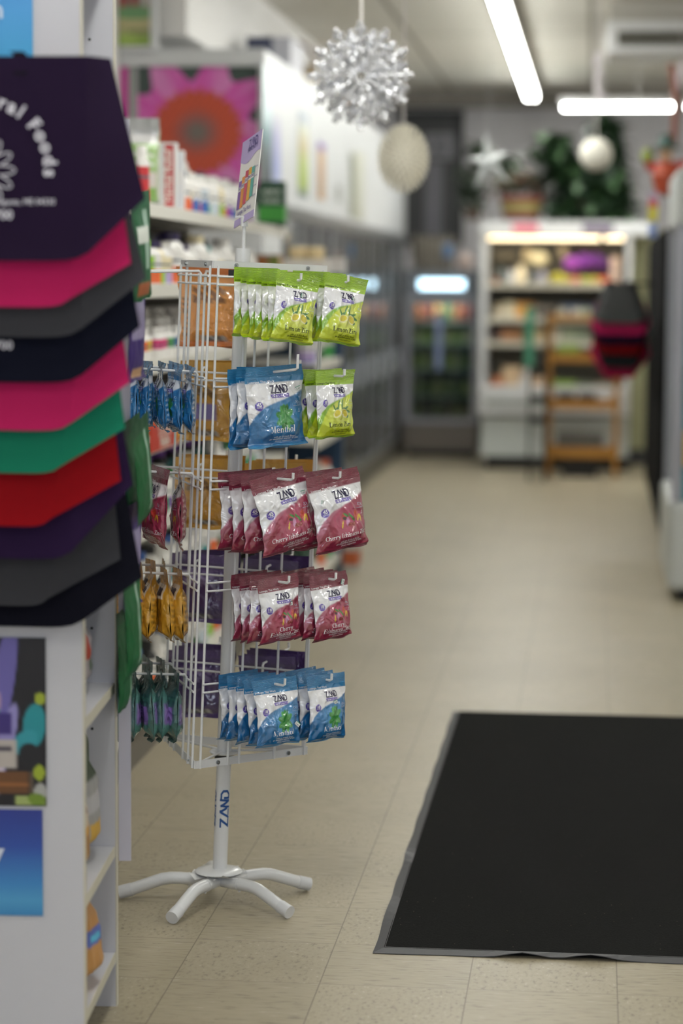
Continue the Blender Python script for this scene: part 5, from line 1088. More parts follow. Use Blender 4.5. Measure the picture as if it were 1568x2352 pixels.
# ------------------------------------------------------------------ upright glass door fridge at the back
def fridge():
    Y = 20.0; a, b = atY(930, 620, Y), atY(1096, 1046, Y); x0, x1, zt = a.x, b.x, a.z; t = thing('glass_door_fridge', ((x0 + x1) / 2, Y, 0), 'small glass door fridge with lit header, at the back left', 'fridge'); o_ = t.location
    Ms = mat('fridge_silver', 'a9aab2', .4, .5)
    MB(o_).box(x0, x0 + .035, Y, Y + .6, .05, zt).box(x1 - .035, x1, Y, Y + .6, .05, zt).box(x0, x1, Y, Y + .6, zt - .03, zt).box(x0, x1, Y + .57, Y + .6, .05, zt).box(x0, x1, Y, Y + .6, .05, .30).build('cabinet', mat('fridge_dark', '6c6d70', .5, .3), t)
    MB(o_).box(x0 + .04, x1 - .04, Y + .02, Y + .5, 0, .05).build('plinth', flat('1c1b1a'), t)
    MB(o_).box(x0, x1, Y - .02, Y + .0, .06, .27).box(x0 + .03, x1 - .03, Y - .03, Y - .02, .10, .13).box(x0 + .03, x1 - .03, Y - .03, Y - .02, .17, .20).build('kick_grille', mat('steel_brown', '7e7770', .35, .6), t)
    MB(o_).box(x0, x1, Y - .02, Y, 1.34, zt).build('header_panel', mat('header_grey', '7e848c', .5), t)
    g0, g1 = atY(962, 642, Y - .03), atY(1066, 664, Y - .03)
    MB(o_).box(g0.x, g1.x, Y - .03, Y - .02, g1.z, g0.z).build('lit_sign', mat('lit_sign', 'cfeaf6', .4, emit=3.5, ecol='c8ecff'), t, bevel=.01)
    d = MB(o_).box(x0, x0 + .05, Y - .05, Y - .02, .28, 1.33).box(x1 - .05, x1, Y - .05, Y - .02, .28, 1.33).box(x0 + .05, x1 - .05, Y - .05, Y - .02, 1.29, 1.33).box(x0 + .05, x1 - .05, Y - .05, Y - .02, .28, .32).build('door', Ms, t)
    MB(o_).box(x0 + .05, x1 - .05, Y - .04, Y - .035, .32, 1.29).build('glass_pane', glass('fridge_glass', 'eef4f2'), d); MB(o_).box(x0 + .012, x0 + .035, Y - .085, Y - .05, .6, 1.1).build('handle', Ms, d)
    zs = (.31, .50, .72, .93, 1.12)
    for z in zs[1:]: MB(o_).box(x0 + .04, x1 - .04, Y + .10, Y + .5, z - .012, z).build('shelf', flat('9aa8a4'), t)
    l = area('fridge_glow', (0, .06, 1.31), (R(18), 0, 0), .45, .04, 2.8, (.85, 1, 1)); l.parent = t
    cols = {0: ['5a6a3a', '4a4a3a'], 1: ['7f8f5a', '5f7040', 'a8a878'], 2: ['8fa04f', 'a8ac7a', '6a7f3f'], 3: ['9a9a6a', '7f8f4a', 'b0a888'], 4: ['8a4a2a', '6a2a20', '9a6a3a', '55603a']}
    for zi, z in enumerate(zs):
        for i in range(6):
            c = cols[zi][i % len(cols[zi])]; w_ = (x1 - x0 - .12) / 6; o = MB().lathe([(0, 0), (.036, 0), (.038, .01), (.038, .10), (.03, .12), (.03, .135), (0, .135)], seg=12).build('salad_tub', flat(c), None, smooth=True, loc=(x0 + .06 + w_ * (i + .5), Y + .16, z + .001))
            tag(o, 'tub behind the fridge glass, %s from the left on the %s shelf' % (NUM[i], ('lowest', 'second lowest', 'middle', 'second highest', 'highest')[zi]), 'tub', 'tubs inside the small fridge')
    # note stuck on the glass
    p, q = atY(1000, 720, Y - .052), atY(1015, 850, Y - .052); tag(MB((p.x, Y - .052, q.z)).box(p.x, q.x, Y - .052, Y - .05, q.z, p.z).build('door_notice', flat('97a6d0'), None), 'pale blue strip notice stuck on the small fridge door', 'notice')
    return zt
FZ = fridge()
def crate():
    Y = 20.1; a, b = atY(938, 545, Y), atY(1046, 618, Y); t = thing('bucket_basket', ((a.x + b.x) / 2, Y + .15, FZ), 'grey fabric basket standing on the small fridge', 'basket'); w_ = (b.x - a.x) / 2
    MB().lathe([(0, .0), (w_ * .8, .0), (w_, a.z - FZ), (w_ * .93, a.z - FZ), (w_ * .78, .02), (0, .02)], seg=20, sy=.8).build('body', flat('8c857c'), t, smooth=True)
    m_ = MB()
    for k in range(4):
        an = -PI / 2 + (k - 1.5) * .5; m_.tube([(w_ * 1.0 * math.cos(an), w_ * .82 * math.sin(an), .02 + i * (a.z - FZ) / 6) for i in range(7)], .01, 6)
    m_.build('strap', flat('b5ada0'), t)
    p = atY(1027, 575, Y - .1); tag(MB((p.x, Y - .12, p.z - .05)).box(p.x - .035, p.x + .035, Y - .02, Y - .012, p.z - .055, p.z + .055).build('price_tag', flat('6f94c4'), None), 'blue tag hanging on the grey basket', 'tag')
    p = atY(1066, 590, Y); o = MB((p.x, Y + .1, FZ)).lathe([(0, 0), (.06, 0), (.075, .08), (.05, .13), (.02, .15), (0, .15)], c=(p.x, Y + .1, FZ), seg=16).build('paper_sack', flat('d2bfb6'), None, smooth=True); tag(o, 'pinkish white sack on the fridge right of the grey basket', 'sack')
crate()

# ------------------------------------------------------------------ open display cooler with produce
def open_cooler():
    Y = 18.8; a, b = atY(1104, 508, Y), atY(1442, 1075, Y); x0, x1, zt = a.x, b.x, a.z; xe = atY(1496, 508, Y).x; t = thing('open_display_cooler', ((x0 + x1) / 2, Y, 0), 'white open fronted produce cooler at the back of the shop', 'cooler'); o_ = t.location; zl = atY(1110, 885, Y).z
    MB(o_).box(x0, x0 + .05, Y, Y + .62, zl - .02, zt - .1).build('side_panel', M_cw, t); MB(o_).box(x1 - .04, x1, Y, Y + .62, zl - .02, zt - .1).build('side_panel', M_cw, t)
    MB(o_).box(x0, xe, Y - .02, Y + .62, atY(1200, 538, Y).z, zt).build('canopy', M_cw, t)
    MB(o_).box(x0 + .05, x1 - .04, Y + .55, Y + .6, .1, zt - .1).build('back_panel', mat('cooler_lining', '77746a', .7), t)
    zb = atY(1110, 950, Y).z; z1 = atY(1110, 960, Y).z
    MB(o_).prism([(x0, zb), (x1, zb), (x1, zl), (x0, zl)], Y - .12, Y - .02).box(x0, x1, Y - .02, Y + .55, zl - .12, zl - .1).build('bumper', M_cw, t, bevel=.01)
    MB(o_).box(x0 + .06, x1 - .06, Y - .125, Y - .12, zb + .07, zb + .11).build('vent_slot', flat('8d9490'), t)
    MB(o_).box(x0 + .02, x1, Y - .06, Y + .55, .10, zb - .02).build('lower_front', mat('lower_enamel', 'c4cbc9', .22), t)
    MB(o_).box(x0 + .06, x1, Y - .03, Y + .5, 0, .10).build('plinth', flat('1e1c1a'), t)
    g0, g1 = atY(1122, 540, Y - .05), atY(1438, 555, Y - .05); zz = (g0.z + g1.z) / 2
    MB(o_).tube([(g0.x, Y - .03, zz), (x0 + (x1 - x0) * .79, Y - .03, zz)], .013, 12).tube([(x0 + (x1 - x0) * .82, Y - .03, zz), (g1.x - .02, Y - .03, zz)], .013, 12).build('lamp_tube', mat('warm_tube', 'fff2d8', .4, emit=3.2, ecol='ffe6b8'), t, smooth=True)
    l = area('cooler_glow', (0, .12, zz - .05), (R(12), 0, 0), 1.1, .08, 2.4, (1, .88, .70)); l.parent = t
    shz = [atY(1200, y, Y + .1).z for y in (655, 735, 790)]
    for z in shz: MB(o_).box(x0 + .05, x1 - .04, Y + .12, Y + .55, z - .015, z).build('shelf', M_cw, t); MB(o_).box(x0 + .05, x1 - .04, Y + .10, Y + .12, z - .02, z + .02).build('shelf_rail', flat('c9c4b4'), t)
    for px0, px1, c in ((1177, 1236, 'd9506e'), (1338, 1408, '4a2a5a')):
        p, q = atY(px0, 516, Y - .03), atY(px1, 533, Y - .03); tag(MB((p.x, Y - .03, q.z)).box(p.x, q.x, Y - .026, Y - .021, q.z, p.z).build('canopy_card', flat(c), None), ('pink' if c[0] == 'd' else 'dark purple') + ' card on the canopy of the open cooler', 'card')
    G = 'groceries in the open cooler'
    def it(kind, px, pz, w_, h_, c, label, dy=.2, c2=None):
        p = atY(px, 600, Y + dy); z = pz; x = p.x
        if kind == 'box': o = MB((x, Y + dy, z)).box(x - w_ / 2, x + w_ / 2, Y + dy, Y + dy + .1, z, z + h_, 0).box(x - w_ * .42, x + w_ * .42, Y + dy - .001, Y + dy, z + h_ * .25, z + h_ * .65, 1).build('food_pack', [flat(c), flat(c2 or c)], None, bevel=.006)
        elif kind == 'ball':
            m_ = MB((x, Y + dy, z)); m_.ell((x, Y + dy + .06, z + h_ / 2), w_ / 2, w_ / 2, h_ / 2, 14, 9)
            for k in range(5): a_ = k * 1.25; m_.ell((x + math.cos(a_) * w_ * .12, Y + dy + .03, z + h_ / 2 + math.sin(a_) * h_ * .12), w_ * .40, w_ * .4, h_ * .38, 10, 6)
            o = m_.build('vegetable', flat(c), None, smooth=True)
        else: o = MB((x, Y + dy, z)).lathe([(0, 0), (w_ / 2, 0), (w_ / 2, h_ * .7), (w_ * .25, h_ * .85), (w_ * .25, h_), (0, h_)], c=(x, Y + dy + .05, z), seg=14).build('food_jar', flat(c), None, smooth=True)
        tag(o, label, {'box': 'food pack', 'ball': 'vegetable', 'jar': 'jar'}[kind], G)
    s1, s2, s3 = shz; top = s1
    z3 = zl - .10
    for i, (px, c, w_, h_, d_) in enumerate(((1142, 'b5501f', .06, .05, 'orange'), (1152, '4a5658', .07, .14, 'dark grey'), (1174, 'c4c8cc', .06, .12, 'white'), (1196, 'dcd0b0', .08, .16, 'cream'), (1222, '5a5f62', .08, .13, 'slate'), (1246, '9a9aa8', .07, .12, 'grey mauve'))): it('jar', px, top + .001, w_, h_, c, '%s jar on the upper shelf of the open cooler, %s from its left post' % (d_, NUM[i]))
    zt2 = atY(1200, 600, Y + .2).z
    it('ball', 1236, top + .14, .16, .13, 'd4cba4', 'pale cream cauliflower in the upper left of the open cooler', .28)
    it('ball', 1282, top, .10, .10, 'a8a22a', 'yellow squash left of the purple cabbages', .16); it('ball', 1272, top, .09, .09, 'b5a83a', 'small yellow squash leaning beside the squash', .30)
    for i, (px, w_, h_, dz) in enumerate(((1312, .13, .13, .10), (1340, .13, .14, .11), (1368, .13, .13, .12), (1392, .12, .12, .10))): it('ball', px, top + dz, w_, h_, ('8a3aa0', '6a2488', '5a1f78', '4a1a66')[i], 'purple cabbage in the open cooler, %s from the left' % NUM[i], .22 + i * .02)
    for i, (px, c, n_) in enumerate(((1302, 'b0a23a', 'yellow'), (1322, 'c46a5a', 'coral'), (1344, '9aa63a', 'green yellow'), (1366, 'b8a03a', 'mustard'), (1388, 'c4522e', 'orange red'))): it('ball', px, top, .08, .07, c, '%s pepper in the row under the purple cabbages' % n_, .13)
    it('box', 1412, top, .07, .22, 'c9b0a0', 'tall pinkish pack at the right end of the upper shelf', .15, 'd4bcae')
    it('box', 1160, top + .2, .16, .05, '6f6650', 'flat brown tray high on the left of the open cooler', .35); it('box', 1210, top + .19, .06, .10, 'cbb890', 'cream pack standing high in the open cooler', .33); it('box', 1292, top + .22, .06, .10, 'b8a888', 'tan pack at the top middle of the open cooler', .36); it('box', 1350, top + .27, .2, .06, '3a241c', 'dark brown tray at the top right of the open cooler', .34)
    for i, (px, c, c2, w_, h_, n_) in enumerate(((1148, 'b9a88a', 'cfc4ac', .09, .12, 'tan'), (1172, 'dccfae', 'e4dac0', .09, .14, 'cream'), (1204, 'd59a4a', 'e0a85a', .15, .13, 'orange'), (1252, '8f8478', '2a2624', .15, .11, 'brown and black'), (1312, '4a5a78', '2c3a58', .15, .12, 'dark blue'), (1354, '3a4660', '222c44', .12, .12, 'navy'), (1392, '6a6c60', '84866e', .1, .11, 'olive'))): it('box', px, s2 + .001, w_, h_, c, '%s food pack on the second shelf of the open cooler' % n_, .2, c2)
    for i, (px, c, c2, n_) in enumerate(((1140, '4a3a36', '5f4a44', 'dark brown'), (1162, 'b07f5a', 'c89068', 'peach'), (1186, 'a87850', 'b8885f', 'tan orange'), (1240, 'b8a07c', 'cdb890', 'sandy'), (1275, 'cfc8b4', 'e0dac8', 'off white'), (1308, 'a2ac90', 'b8c0a4', 'sage'), (1338, '8f9a84', 'a4ae98', 'grey green'), (1370, '8a806e', '9c9280', 'stone'), (1402, '6f6a50', '7f7a60', 'khaki'))): it('box', px, s3 + .001, .10, .12, c, '%s pack on the third shelf of the open cooler' % n_, .18, c2)
    for i, (px, c, w_, h_, n_) in enumerate(((1134, 'b0603e', .10, .10, 'rust red'), (1152, 'c9845e', .12, .16, 'salmon'), (1178, 'd4b894', .14, .24, 'beige'), (1206, 'c8a88a', .1, .2, 'light tan'), (1240, 'd0b090', .09, .16, 'peachy'), (1262, 'a3a07a', .1, .14, 'moss'), (1300, '8fae4a', .18, .13, 'bright green'), (1345, '6f7a60', .14, .12, 'dull green'), (1390, 'a0907a', .14, .12, 'fawn'))): it('box', px, z3 + .001, w_, h_, c, '%s pack in the bottom tray of the open cooler' % n_, .15)
    p, q = atY(1186, 838, Y - .1), atY(1218, 895, Y - .1); m_ = MB((p.x, Y - .1, q.z)); m_.prism([(p.x, q.z), (q.x, q.z), (q.x, p.z), (p.x + .07, p.z - .03)], Y - .11, Y - .04); tag(m_.build('plastic_sack', mat('plastic_sheet', 'd6d6d4', .3), None, bevel=.01), 'white plastic sack over the edge of the open cooler', 'sack')
open_cooler()

# ------------------------------------------------------------------ bamboo cart and thin black stand
def cart():
    Y = 18.05; a, b = atY(1258, 722, Y), atY(1418, 1092, Y); x0, x1, zt = a.x, b.x, a.z; t = thing('bamboo_cart', ((x0 + x1) / 2, Y, 0), 'bamboo shelf cart in front of the open cooler', 'cart'); o_ = t.location; Mb = mat('bamboo', 'a8762e', .5, bump=.1, bscale=30)
    for x in (x0, x1 - .035):
        for y in (Y, Y + .3): MB(o_).box(x, x + .035, y, y + .03, 0, zt).build('leg', Mb, t)
    zs = []
    for y0, y1 in ((724, 738), (812, 832), (918, 940), (1026, 1052)):
        p, q = atY(1300, y0, Y), atY(1300, y1, Y); zs.append(q.z + .03); MB(o_).box(x0 + .035, x1 - .035, Y, Y + .02, q.z, p.z).box(x0 + .035, x1 - .035, Y + .3, Y + .32, q.z, p.z).box(x0, x1, Y + .02, Y + .3, q.z + .01, q.z + .025).build('tray', Mb, t)
    G = 'goods on the bamboo cart'
    def bx(px0, px1, s_, h_, c, label, nm='food_box', c2=None, dy=.04):
        p, q = atY(px0, 800, Y + dy), atY(px1, 800, Y + dy); z = zs[s_] - .004; o = MB((p.x, Y + dy, z)).box(p.x, q.x, Y + dy, Y + dy + .12, z, z + h_ * .7, 0).box(p.x, q.x, Y + dy, Y + dy + .12, z + h_ * .7, z + h_, 1).build(nm, [flat(c), flat(c2 or c)], None, bevel=.004); tag(o, label, 'box', G)
    def jr(px, s_, r, h_, c, label, cat='jar', dy=.08, c2=None):
        p = atY(px, 800, Y + dy); z = zs[s_] - .004; o = MB((p.x, Y + dy, z)).lathe([(0, 0), (r, 0), (r, h_ * .4)], c=(p.x, Y + dy, z), seg=14, mi=1).lathe([(r, h_ * .4), (r, h_ * .75), (r * .8, h_), (0, h_)], c=(p.x, Y + dy, z), seg=14).build('jar', [flat(c), flat(c2 or c)], None, smooth=True); tag(o, label, cat, G)
    bx(1278, 1330, 1, .10, '7f9a3e', 'bright green box on the second tray of the bamboo cart', c2='8fae4a')
    for i, px in enumerate((1292, 1312, 1340, 1360)): jr(px, 2, .034, .09, ('1d2438', '23252e', '1a2036', '24263a')[i], 'dark jar on the third tray of the bamboo cart, %s from the left' % NUM[i])
    jr(1388, 2, .045, .075, 'cfcac8', 'white pot on the third tray of the bamboo cart'); jr(1412, 2, .028, .08, 'c4aa98', 'pinkish pot at the right end of the third tray', dy=.2)
    for i in range(8): jr(1288 + i * 13.5, 3, .022, .16, '6a6862', 'grey bottle with blue base on the lowest tray, %s from the left' % NUM[i], 'bottle', .08, '2a3c66')
    jr(1396, 3, .028, .16, 'aeb0ae', 'white bottle at the right end of the lowest tray', 'bottle')
    for i, px in enumerate((1290, 1322, 1345)): jr(px, 0, .035, .07, ('b8b4a0', 'cac8ba', 'a4ac94')[i], 'pale pot on the top tray of the bamboo cart, %s from the left' % NUM[i])
    p, q = atY(1290, 1060, Y), atY(1370, 1092, Y); tag(MB((p.x, Y + .1, 0)).box(p.x, q.x, Y + .06, Y + .28, 0, .14).box(p.x - .01, q.x + .01, Y + .05, Y + .29, .14, .16).build('floor_crate', flat('1b1a18'), None), 'black crate on the floor under the bamboo cart', 'crate')
    # black stand with a green hanging strip
    Y2 = 17.7; p = atY(1224, 700, Y2); s_ = thing('wire_stand', (p.x, Y2, 0), 'thin black stand left of the bamboo cart', 'stand'); Mk = mat('black_steel', '191919', .5)
    for x in (p.x - .015, p.x + .10):
        MB(s_.location).tube([(x, Y2, 0.0), (x, Y2, p.z)], .010, 8).build('pole', Mk, s_)
    for z in (.12, .42, .58, .86): MB(s_.location).box(p.x - .015, p.x + .10, Y2 - .01, Y2 + .25, z, z + .035).build('shelf', Mk, s_)
    g0, g1 = atY(1206, 706, Y2 - .05), atY(1224, 842, Y2 - .05)
    m_ = MB((g0.x, Y2 - .05, g1.z)); n = 8
    for i in range(n): x_ = g0.x + (g1.x - g0.x) * i / n; w_ = (g1.x - g0.x) / n; m_.box(x_, x_ + w_, Y2 - .05 + .006 * (i % 2), Y2 - .035 + .006 * (i % 2), g1.z, g0.z)
    tag(m_.build('hanging_towel', flat('4f9a7c'), None), 'mint green strip hanging on the thin black stand', 'towel')
cart()

# ------------------------------------------------------------------ plants on the open cooler
def leafy(name, cx, pts, Y, n, sz, cols, label, seed, pot=None, cat='plant'):
    r = random.Random(seed); p0 = atY(cx, 505, Y); org = Vector((p0.x, Y, atY(cx, 505, Y).z)); t = thing(name, org, label, cat); m_ = MB(org); st = MB(org)
    base = Vector((p0.x, Y, org.z + .06))
    for (px, py, w_, h_) in pts:
        c = atY(px, py, Y); st.tube([base, (base + c) / 2 + Vector((r.uniform(-.05, .05), 0, .06)), c], .006, 5)
        for k in range(n):
            q = c + Vector((r.gauss(0, 1) * w_, r.gauss(0, 1) * .07, r.gauss(0, 1) * h_)); a, b = r.uniform(0, 6.28), r.uniform(-1.0, .4); L_ = sz * r.uniform(.6, 1.2)
            d = Vector((math.cos(a) * math.cos(b), math.sin(a) * math.cos(b) * .7, math.sin(b))); s_ = d.cross(Vector((0, 0, 1))).normalized() * L_ * .33; up = s_.cross(d).normalized() * L_ * .08
            m_.add([q, q + d * L_ * .45 + s_ + up, q + d * L_, q + d * L_ * .45 - s_ + up, q + d * L_ * .5], [(0, 1, 4), (1, 2, 4), (2, 3, 4), (3, 0, 4)], k % len(cols))
    m_.build('foliage', [flat(c) for c in cols], t, clean=False); st.build('stem', flat('3a4a2a'), t, smooth=True)
    if pot: MB().lathe([(0, 0), (pot * .75, 0), (pot, pot * 1.3), (pot * .9, pot * 1.3), (pot * .85, pot * 1.1), (0, pot * 1.1)], seg=20).build('pot', flat('5a4a3e'), t, smooth=True)
    return t
YP = 19.1
leafy('potted_vine', 1350, [(1395, 300, .05, .05), (1400, 345, .06, .06), (1405, 395, .05, .06), (1275, 335, .05, .04), (1290, 375, .06, .05), (1300, 420, .09, .07), (1350, 450, .14, .07), (1400, 440, .09, .07), (1330, 480, .14, .04), (1410, 480, .09, .04), (1365, 410, .08, .06)], YP, 230, .13, ['263d28', '1f3322', '34502f', '3f5f36', '18281c'], 'large dark green vine in a pot on top of the open cooler', 4, .11)
leafy('trailing_fern', 1085, [(1075, 405, .04, .06), (1082, 440, .05, .06), (1165, 375, .06, .03), (1100, 345, .04, .03)], 19.3, 90, .11, ['3a4a36', '2e3c2c', '4a5a40'], 'grey green fern left of the striped basket on the cooler', 6, .07)
b_ = wicker(atY(1197, 505, YP), .17, .17, 0, 0, 'red and yellow striped wicker basket with handle on the open cooler', bands=('6e2f2c', '8f8550', '7a3a30'))
leafy('basket_plant', 1195, [(1165, 420, .05, .03), (1200, 405, .05, .03), (1225, 425, .05, .03)], YP + .02, 80, .10, ['39492c', '4a5a36', '6a4a3a'], 'low green plant growing inside the striped basket', 8)

# ------------------------------------------------------------------ hanging paper and glitter ornaments
def glitter():
    m = mat('glitter_silver', 'dfe0e4', .2, .6); nt = m.node_tree; N = nt.nodes; L = nt.links; b = N['Principled BSDF']
    v = N.new('ShaderNodeTexVoronoi'); v.inputs['Scale'].default_value = 260; tc = N.new('ShaderNodeTexCoord'); L.new(tc.outputs['Object'], v.inputs[0])
    g = N.new('ShaderNodeNewGeometry'); a = N.new('ShaderNodeVectorMath'); a.operation = 'SUBTRACT'; a.inputs[1].default_value = (.5, .5, .5); L.new(v.outputs['Color'], a.inputs[0])
    s_ = N.new('ShaderNodeVectorMath'); s_.operation = 'SCALE'; s_.inputs['Scale'].default_value = 1.3; L.new(a.outputs[0], s_.inputs[0]); ad = N.new('ShaderNodeVectorMath'); ad.operation = 'ADD'; L.new(g.outputs['Normal'], ad.inputs[0]); L.new(s_.outputs[0], ad.inputs[1]); nm = N.new('ShaderNodeVectorMath'); nm.operation = 'NORMALIZE'; L.new(ad.outputs[0], nm.inputs[0]); L.new(nm.outputs[0], b.inputs['Normal'])
    return m
M_glit = glitter()
def snowflake(px, py, Y, Rr, label):
    c = atY(px, py, Y); t = thing('hanging_snowflake', c, label, 'ornament'); r = random.Random(2)
    for layer, (n, off, tilt, rad) in enumerate(((12, 0, 0, 1.0), (12, PI / 12, .04, .9))):
        m_ = MB()
        for k in range(n):
            a = off + 2 * PI * k / n; d = Vector((math.cos(a), .10 * math.sin(a * 3 + layer * 2) + (layer - .5) * .16, math.sin(a))); s_ = Vector((-math.sin(a), 0, math.cos(a))); L_ = Rr * rad; w_ = Rr * .052
            m_.tube([d * L_ * .08, d * L_ * .97], [w_ * .8, w_], 6)
            for f_, bl in ((.38, .16), (.58, .20), (.77, .15)):
                for sd in (-1, 1): m_.tube([d * L_ * f_, d * L_ * (f_ + bl * .8) + s_ * sd * L_ * bl * .62], w_ * .85, 6)
            m_.tube([d * L_ * .93, d * L_ * 1.0], w_ * 1.25, 6)
        m_.tube([(Rr * .28 * math.cos(q), 0, Rr * .28 * math.sin(q)) for q in np.linspace(0, 2 * PI, 25)], Rr * .03, 6)
        m_.build('flake_layer', M_glit, t)
    MB().box(-.0045, .0045, -.001, .001, Rr * .95, ZC - c.z).build('ribbon', flat('d8d4cf'), t)
    return t
snowflake(829, 175, 7.6, .166, 'large silver glitter snowflake hanging by a ribbon')
def pompom(px, py, Y, rx, rz, n, label, col, ball=False, cat='ornament', L=.05):
    c = atY(px, py, Y); t = thing('hanging_rosette' if not ball else 'paper_ball', c, label, cat); m_ = MB(); M_p = mat('paper_' + col, col, .8)
    m_.ell((0, 0, 0), *((rx, rx, rz) if ball else (rx * .74, rx * .5, rz * .74)), 20, 14)
    if not ball:
        for k in range(n):
            z = 1 - 2 * (k + .5) / n; a = k * 2.39996; q = math.sqrt(1 - z * z); d = Vector((q * math.cos(a) * rx, q * math.sin(a) * rx * .7, z * rz)); m_.tube([d * .7, d * 1.04], [.0052, .0042], 5)
    m_.build('body', M_p, t, smooth=True); MB().box(-.004, .004, -.001, .001, rz * .9, ZC - c.z).build('ribbon', flat('c9c4c2'), t); return t
pompom(926, 364, 9.6, .100, .132, 210, 'cream white ball of paper spikes below the glitter snowflake', 'f4f0e2')
pompom(1368, 355, 14.0, .095, .095, 0, 'round cream paper ball hanging before the tall vine', 'f4f1e4', True)
c = atY(1122, 372, 13.0); t = thing('hanging_star', c, 'pale silver star ornament hanging before the back wall', 'ornament'); m_ = MB()
for k in range(5):
    a = R(90 + 72 * k + 8); d = Vector((math.cos(a), 0, math.sin(a))) * (.165 if k in (0, 2, 3) else .12); s_ = Vector((-math.sin(a), 0, math.cos(a))) * .034; m_.add([s_, d, -s_, (0, -.02, 0), (0, .02, 0)], [(0, 1, 3), (1, 2, 3), (2, 1, 4), (1, 0, 4)])
m_.build('body', mat('silver_paper', 'c4c8c8', .35, .3), t, clean=False); MB().tube([(0, 0, .1), (0, 0, ZC - c.z)], .0015, 5).build('thread', flat('9a9a98'), t)
def swag(p0, p1, Y, n, label, cols):
    a, b = atY(*p0, Y), atY(*p1, Y); t = thing('tinsel_swag', a, label, 'garland'); m_ = MB(a); r = random.Random(n)
    for k in range(n):
        q = a.lerp(b, k / n) + Vector((r.uniform(-.012, .012), r.uniform(-.01, .01), 0)); m_.ell(q, .02, .018, .03, 7, 5, k % len(cols))
    m_.build('tinsel', [flat(c) for c in cols], t, smooth=True); MB(a).tube([a, Vector((a.x, Y, ZC))], .003, 5).build('cord', flat('b0a8a8'), t)
swag((1374, 128), (1377, 232), 14.2, 12, 'pale silver tinsel hanging in front of the cross light, left one', ['cfc8cc', 'e0dcde', 'b8aeb4'])
swag((1566, 150), (1545, 226), 14.2, 10, 'pale silver tinsel at the right edge of the cross light', ['d8ccd4', 'e4dce0', 'b0a4aa'])

# ------------------------------------------------------------------ right side: black cabinet, freezer, totes, scarecrow
Mk = mat('black_panel', '111111', .95, spec=.05)
t = thing('black_cabinet', (.62, 14.5, 0), 'tall black cabinet on the right side of the aisle', 'cabinet'); o_ = t.location
MB(o_).box(.355, .9, 12.5, 16.6, .14, 1.72).build('body', Mk, t); MB(o_).box(.349, .355, 12.6, 14.5, .2, 1.68).box(.349, .355, 14.56, 16.5, .2, 1.68).build('door', mat('black_door', '131314', .95, spec=.05), t)
MB(o_).box(.42, .9, 12.6, 16.5, 0, .14).build('plinth', Mk, t); MB(o_).box(.40, .46, 13.1, 13.16, 1.72, 1.93).build('post', Mk, t)
c7 = atX(1497, 800, .33); MB(o_).tube([(.349, 13.0, 1.25), (.33, 13.0, 1.1), (.33, 13.0, .95), (.349, 13.02, .8)], .006, 6).build('cable', Mk, t)
t = thing('upright_freezer', (.75, 11.6, 0), 'white upright freezer at the right edge with steel door post', 'freezer'); o_ = t.location
MB(o_).box(.345, 1.15, 11.0, 12.3, .05, .46).build('base', mat('freezer_white', 'c4c8c6', .35), t, bevel=.03); MB(o_).box(.40, 1.15, 11.1, 12.2, 0, .05).build('plinth', flat('1c1c1c'), t)
MB(o_).box(.36, 1.15, 11.0, 12.3, 1.70, 1.96).build('header', mat('freezer_white', 'c4c8c6', .35), t, bevel=.02)
MB(o_).box(.36, .40, 11.0, 11.07, .46, 1.70).build('door_post', mat('post_grey', 'a2a2a8', .4, .4), t); MB(o_).box(.36, .40, 12.2, 12.28, .46, 1.70).build('door_post', mat('post_grey', 'a2a2a8', .4, .4), t)
MB(o_).box(.402, 1.1, 11.02, 11.05, .46, 1.70).build('side_panel', mat('teal_panel', '3f8690', .5), t); MB(o_).box(1.1, 1.15, 11.0, 12.3, .46, 1.70).build('back_panel', M_cw, t)
MB(o_).box(.36, .375, 11.3, 11.34, .9, 1.15).build('handle', mat('chrome_handle', 'e8eaea', .15, .9), t)
for i, (z, c) in enumerate(((.62, 'c9a03a'), (.92, '3f8a90'), (1.2, '4a9aa0'))): tag(MB((.43, 10.98, z)).box(.408, .47, 10.985, 11.015, z, z + .16).build('freezer_sticker', flat(c), None), '%s sticker on the freezer side at the right edge' % ('yellow', 'lower teal', 'upper teal')[i], 'sticker')
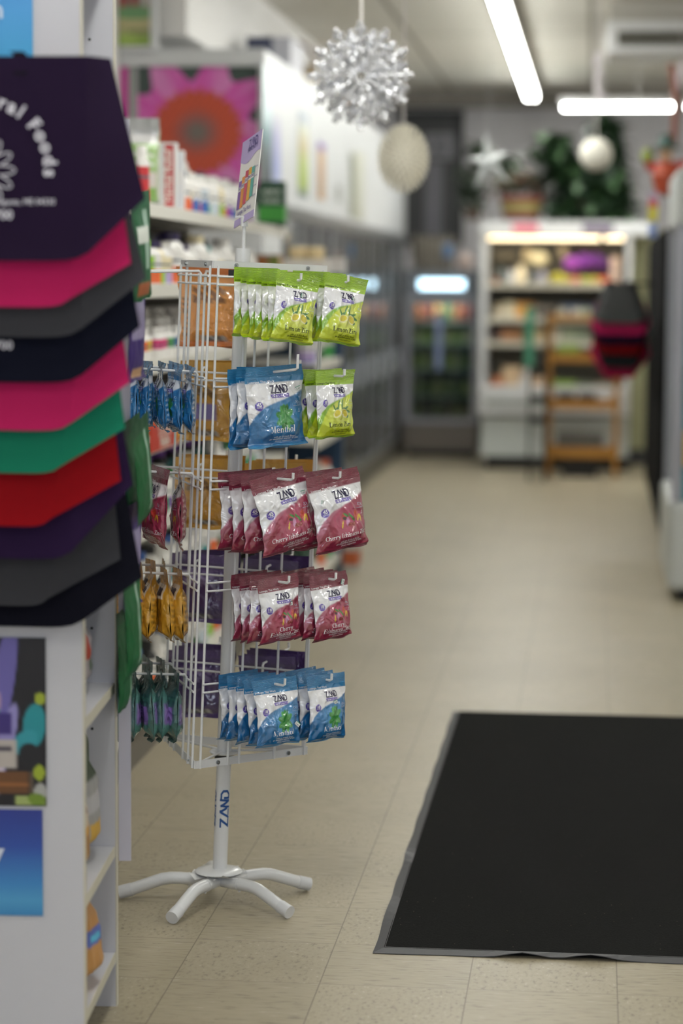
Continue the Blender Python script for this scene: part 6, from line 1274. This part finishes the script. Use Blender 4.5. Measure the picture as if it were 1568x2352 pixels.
tt = [((1407, 1388, 648), (1376, 742), (1358, 735), '4b4c4c', 'charcoal tote at the top of the far right stack'), ((1392, 1372, 690), (1368, 768), (1355, 742), 'b3255a', 'bright pink tote second in the far right stack'), ((1392, 1372, 700), (1372, 790), (1357, 765), '1d1830', 'navy tote third in the far right stack'), ((1392, 1372, 705), (1376, 812), (1360, 782), '7f0f16', 'dark red tote in the far right stack'), ((1392, 1372, 715), (1384, 845), (1368, 805), '26282b', 'black tote above the lowest one of the far right stack'), ((1392, 1372, 725), (1388, 868), (1354, 815), 'a31c48', 'crimson pink tote at the bottom of the far right stack')]
for k, (top, fr, ob, c_, lb) in enumerate(tt): tote('tote_bag', 14.2 + .035 * k, 1425, top, fr, ob, c_, lb, 'totes hanging on the black cabinet')
p = atY(1500, 690, 14.5); tag(MB((.3, 14.5, 1.2)).tube([(.0 + p.x - .1, 14.5, atY(1425, 652, 14.5).z), (.37, 14.5, atY(1425, 652, 14.5).z)], .008, 8).build('hook_arm', Mk, None), 'black arm holding the far right totes on the cabinet', 'hook')
# scarecrow figurine and little flags above the cabinet
p = atY(1520, 440, 13.3); t = thing('scarecrow_doll', (p.x + .02, 13.4, 1.93), 'red, orange and green autumn scarecrow doll above the black cabinet', 'doll'); r = random.Random(3)
MB().lathe([(0, -.02), (.05, 0), (.08, .10), (.04, .17), (0, .18)], seg=14).build('dress', flat('a8482e'), t, smooth=True); MB().ell((0, 0, .215), .04, .04, .045).build('head', flat('c9a888'), t, smooth=True)
MB().lathe([(0, .25), (.09, .245), (.05, .262), (.035, .31), (0, .33)], seg=14).build('hat', flat('35504a'), t, smooth=True); MB().tube([(-.11, 0, .15), (0, 0, .13), (.11, 0, .16)], [.022, .03, .022], 8).build('sleeve', flat('b83a34'), t, smooth=True)
MB().ell((-.10, 0, .2), .035, .03, .045).build('leaf_bunch', flat('7f8a3a'), t, smooth=True); MB().tube([(.04, 0, .26), (.05, 0, .5), (.02, 0, .7)], .018, 8).build('ribbon', flat('7a3a22'), t, smooth=True)
p, q = atY(1490, 440, 13.2), atY(1508, 545, 13.2); m_ = MB((p.x, 13.2, q.z)); n = 6
for i, c in enumerate(range(n)): z0 = q.z + (p.z - q.z) * i / n; m_.box(p.x, q.x, 13.2, 13.204, z0, z0 + (p.z - q.z) / n, i)
tag(m_.build('flag_string', [flat('6f86c4'), flat('8fa4d4'), flat('d4c83a'), flat('d8d040'), flat('c4384a'), flat('b8a8c0')], None), 'small string of rainbow flags hanging before the black cabinet', 'flags')
